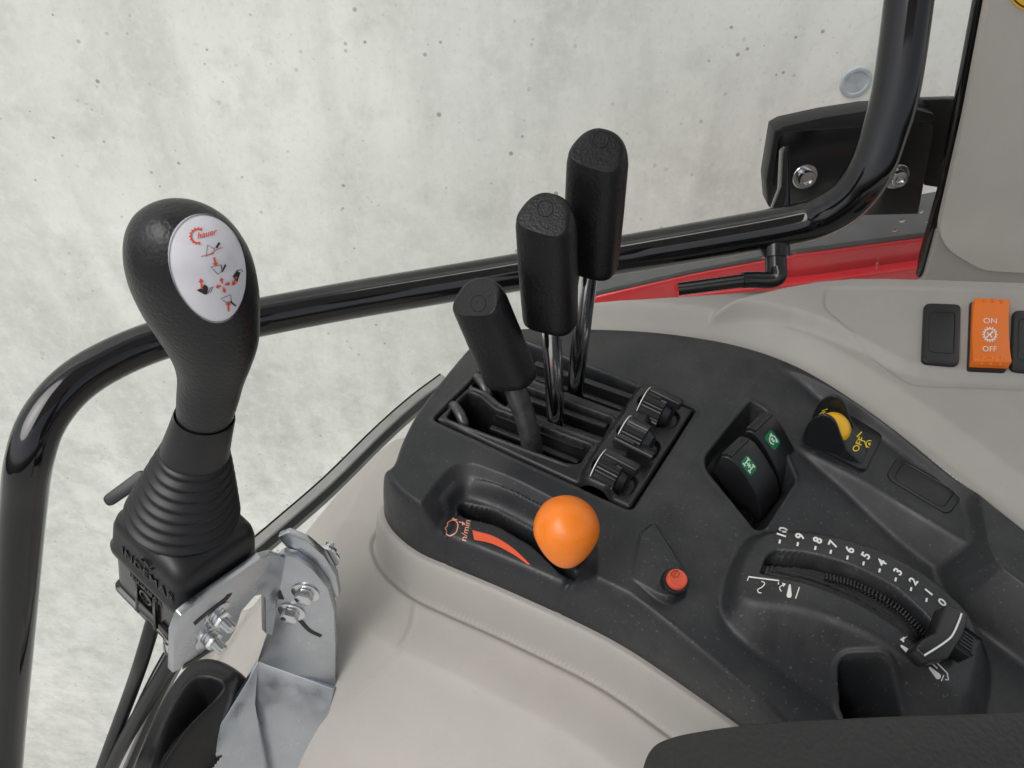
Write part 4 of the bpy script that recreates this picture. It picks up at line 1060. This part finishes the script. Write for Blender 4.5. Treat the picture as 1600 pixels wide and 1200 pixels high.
blk.stroke([(345, 466), (360, 460), (361, 470), (357, 475)], 1., True); blk.poly([(360, 469), (363, 472), (369, 477), (367, 478.5), (359, 472)]); arrow((357, 486), (356, 470))
bbb = bvh_of(badge)
red.build('badge_print', M['badge_red'], bbb, js, sub=badge, eps=.0003); blk.build('badge_print', M['black_ink'], bbb, js, sub=badge, eps=.0003)

# ================================================================== STEEL BRACKET
n1 = d1_                                   # outward normal of the box right face (toward driver)
pb0 = cf + d1_ * .0075                      # plane of the flange, 5 mm plate + boot gap
br = Thing('steel_bracket', 'folded zinc plated steel bracket bolted to the joystick box', 'bracket', PP(500, 1190, pb0, n1))
def f1(pts): return [PP(u, v, pb0, n1) for u, v in pts]
fl = f1([(270, 1052), (272, 990), (283, 962), (306, 944), (408, 872), (428, 866), (446, 872), (452, 900), (448, 1000), (416, 990), (415, 935), (410, 929), (398, 932), (378, 955), (368, 985), (358, 1000), (345, 1012)])
bm = bmesh.new(); add_prism(bm, fl, -n1 * .005, .0007); bm_obj('flange', bm, M['zinc'], br, 35)
# second flange turned toward the driver, parallel to the box left face
cnr = PP(446, 872, pb0, n1)
n2 = unit(-d2_ * 1.0 + d1_ * .55)           # its visible side faces left and toward the camera
def f2(pts): return [PP(u, v, cnr, n2) for u, v in pts]
fl2 = f2([(424, 880), (440, 866), (462, 872), (490, 892), (512, 920), (522, 955), (524, 1010), (523, 1078), (402, 1034), (416, 992), (416, 930)])
bm = bmesh.new(); add_prism(bm, fl2, -n2 * .006, .0008); bm_obj('arm_plate', bm, M['zinc'], br, 35)
n4 = unit(n2 + EZ * .40); p4 = PP(460, 1055, cnr, n2)
bm = bmesh.new(); add_prism(bm, [PP(u, v, p4, n4) for u, v in ((403, 1033), (522, 1077), (511, 1125), (499, 1165), (472, 1270), (420, 1270), (398, 1100))], -n4 * .006, .0008); bm_obj('arm_plate', bm, M['zinc'], br, 35)
fb = f2([(428, 852), (444, 846), (474, 858), (502, 882), (520, 912), (526, 944), (512, 950), (470, 900)])
bm = bmesh.new(); add_prism(bm, [p - n2 * .0062 for p in fb], -n2 * .005, .0007); bm_obj('backing_plate', bm, M['zinc'], br, 35)
n3 = unit(n1 * .75 - d2_ * .3 + EZ * .45); p3 = PP(404, 1036, p4, n4)
def f3(pts): return [PP(u, v, p3, n3) for u, v in pts]
bm = bmesh.new(); add_prism(bm, f3([(403, 1036), (388, 1062), (352, 1120), (305, 1195), (290, 1270), (424, 1270), (399, 1100)]), -n3 * .005, .0006); bm_obj('lower_plate', bm, M['zinc'], br, 35)
def bolt(c, ax, name='hex_bolt', thread=0.0, r=.0062):
    ax = unit(ax)
    bm = bmesh.new(); add_lathe(bm, [(.0095 * r / .0062, 0), (.0095 * r / .0062, .0012), (.0085 * r / .0062, .0015), (.001, .0015)], c, ax, 28); add_hex(bm, c + ax * .0015, ax, r, .0055)
    o = bm_obj(name, bm, M['bolt'], br, 30)
    if thread:
        prof = []; k = 0; h = .006
        while h < thread: prof += [(r * .55, h), (r * .47, h + .0005)]; h += .001
        prof.append((r * .42, h)); bm = bmesh.new(); add_lathe(bm, prof, c, ax, 20); bm_obj('thread', bm, M['bolt'], br, 30, sub=o)
for u, v in ((338, 960), (325, 993)): bolt(PP(u, v, pb0, n1), n1, 'hex_nut', .014)
for u, v in ((478, 925), (456, 955)): bolt(PP(u, v, cnr, n2), n2, 'hex_bolt')
cb = PP(500, 895, cnr, n2) - n2 * .0115; bolt(cb, -n2, 'hex_nut', .012)
# adjustment slots
for pln, nn_, ww, pts in ((pb0, n1, .0022, [(303, 975), (318, 962), (352, 936), (358, 928)]), (pb0, n1, .0022, [(286, 1042), (306, 1030), (330, 1014)]), (cnr, n2, .0018, [(434, 922), (440, 936)]), (cnr, n2, .0018, [(468, 968), (484, 985), (502, 994)])):
    q = spline([PP(u, v, pln, nn_) for u, v in pts], 5); bm = bmesh.new(); rings = []
    for i_, p in enumerate(q):
        tt = unit(q[min(i_ + 1, len(q) - 1)] - q[max(i_ - 1, 0)]); bb_ = np.cross(nn_, tt)
        rings.append([Vector(p + bb_ * ww * a + nn_ * b) for a, b in ((-1, .0001), (-1, .0004), (1, .0004), (1, .0001))])
    add_rings(bm, rings); bm_obj('slot', bm, M['dark'], br, 30)

# ================================================================== BLACK TRAY BELOW THE BRACKET
tz = -.13
tr_ = Thing('moulded_tray', 'black moulded plastic tray standing behind the steel bracket', 'tray', P(280, 1150, tz - .08))
X4, Y4 = grid(-.34, -.08, .0, .36, .0012)
to = chaikin(zl([(150, 1300), (190, 1200), (225, 1110), (262, 1050), (296, 1016), (340, 1010), (388, 1036), (384, 1060), (312, 1130), (246, 1230), (228, 1300)], tz), 2)
ti = chaikin(zl([(215, 1330), (232, 1230), (258, 1140), (290, 1078), (315, 1056), (352, 1068), (352, 1078), (284, 1146), (228, 1240), (212, 1330)], tz), 2)
so, si = sdp(X4, Y4, to), sdp(X4, Y4, ti)
h4 = np.full(X4.shape, tz) + .004 * np.exp(-(si / .004) ** 2)
h4 = np.where(si < 0, np.maximum(tz - .06, tz + .004 + 2.2 * si), h4)
h4 -= .05 * np.clip((so + .012) / .012, 0, 1.) ** 3
hf_mesh('tray_body', X4, Y4, h4, so < .004, M['rubber'], tr_)
print('scene built', len(bpy.data.objects))
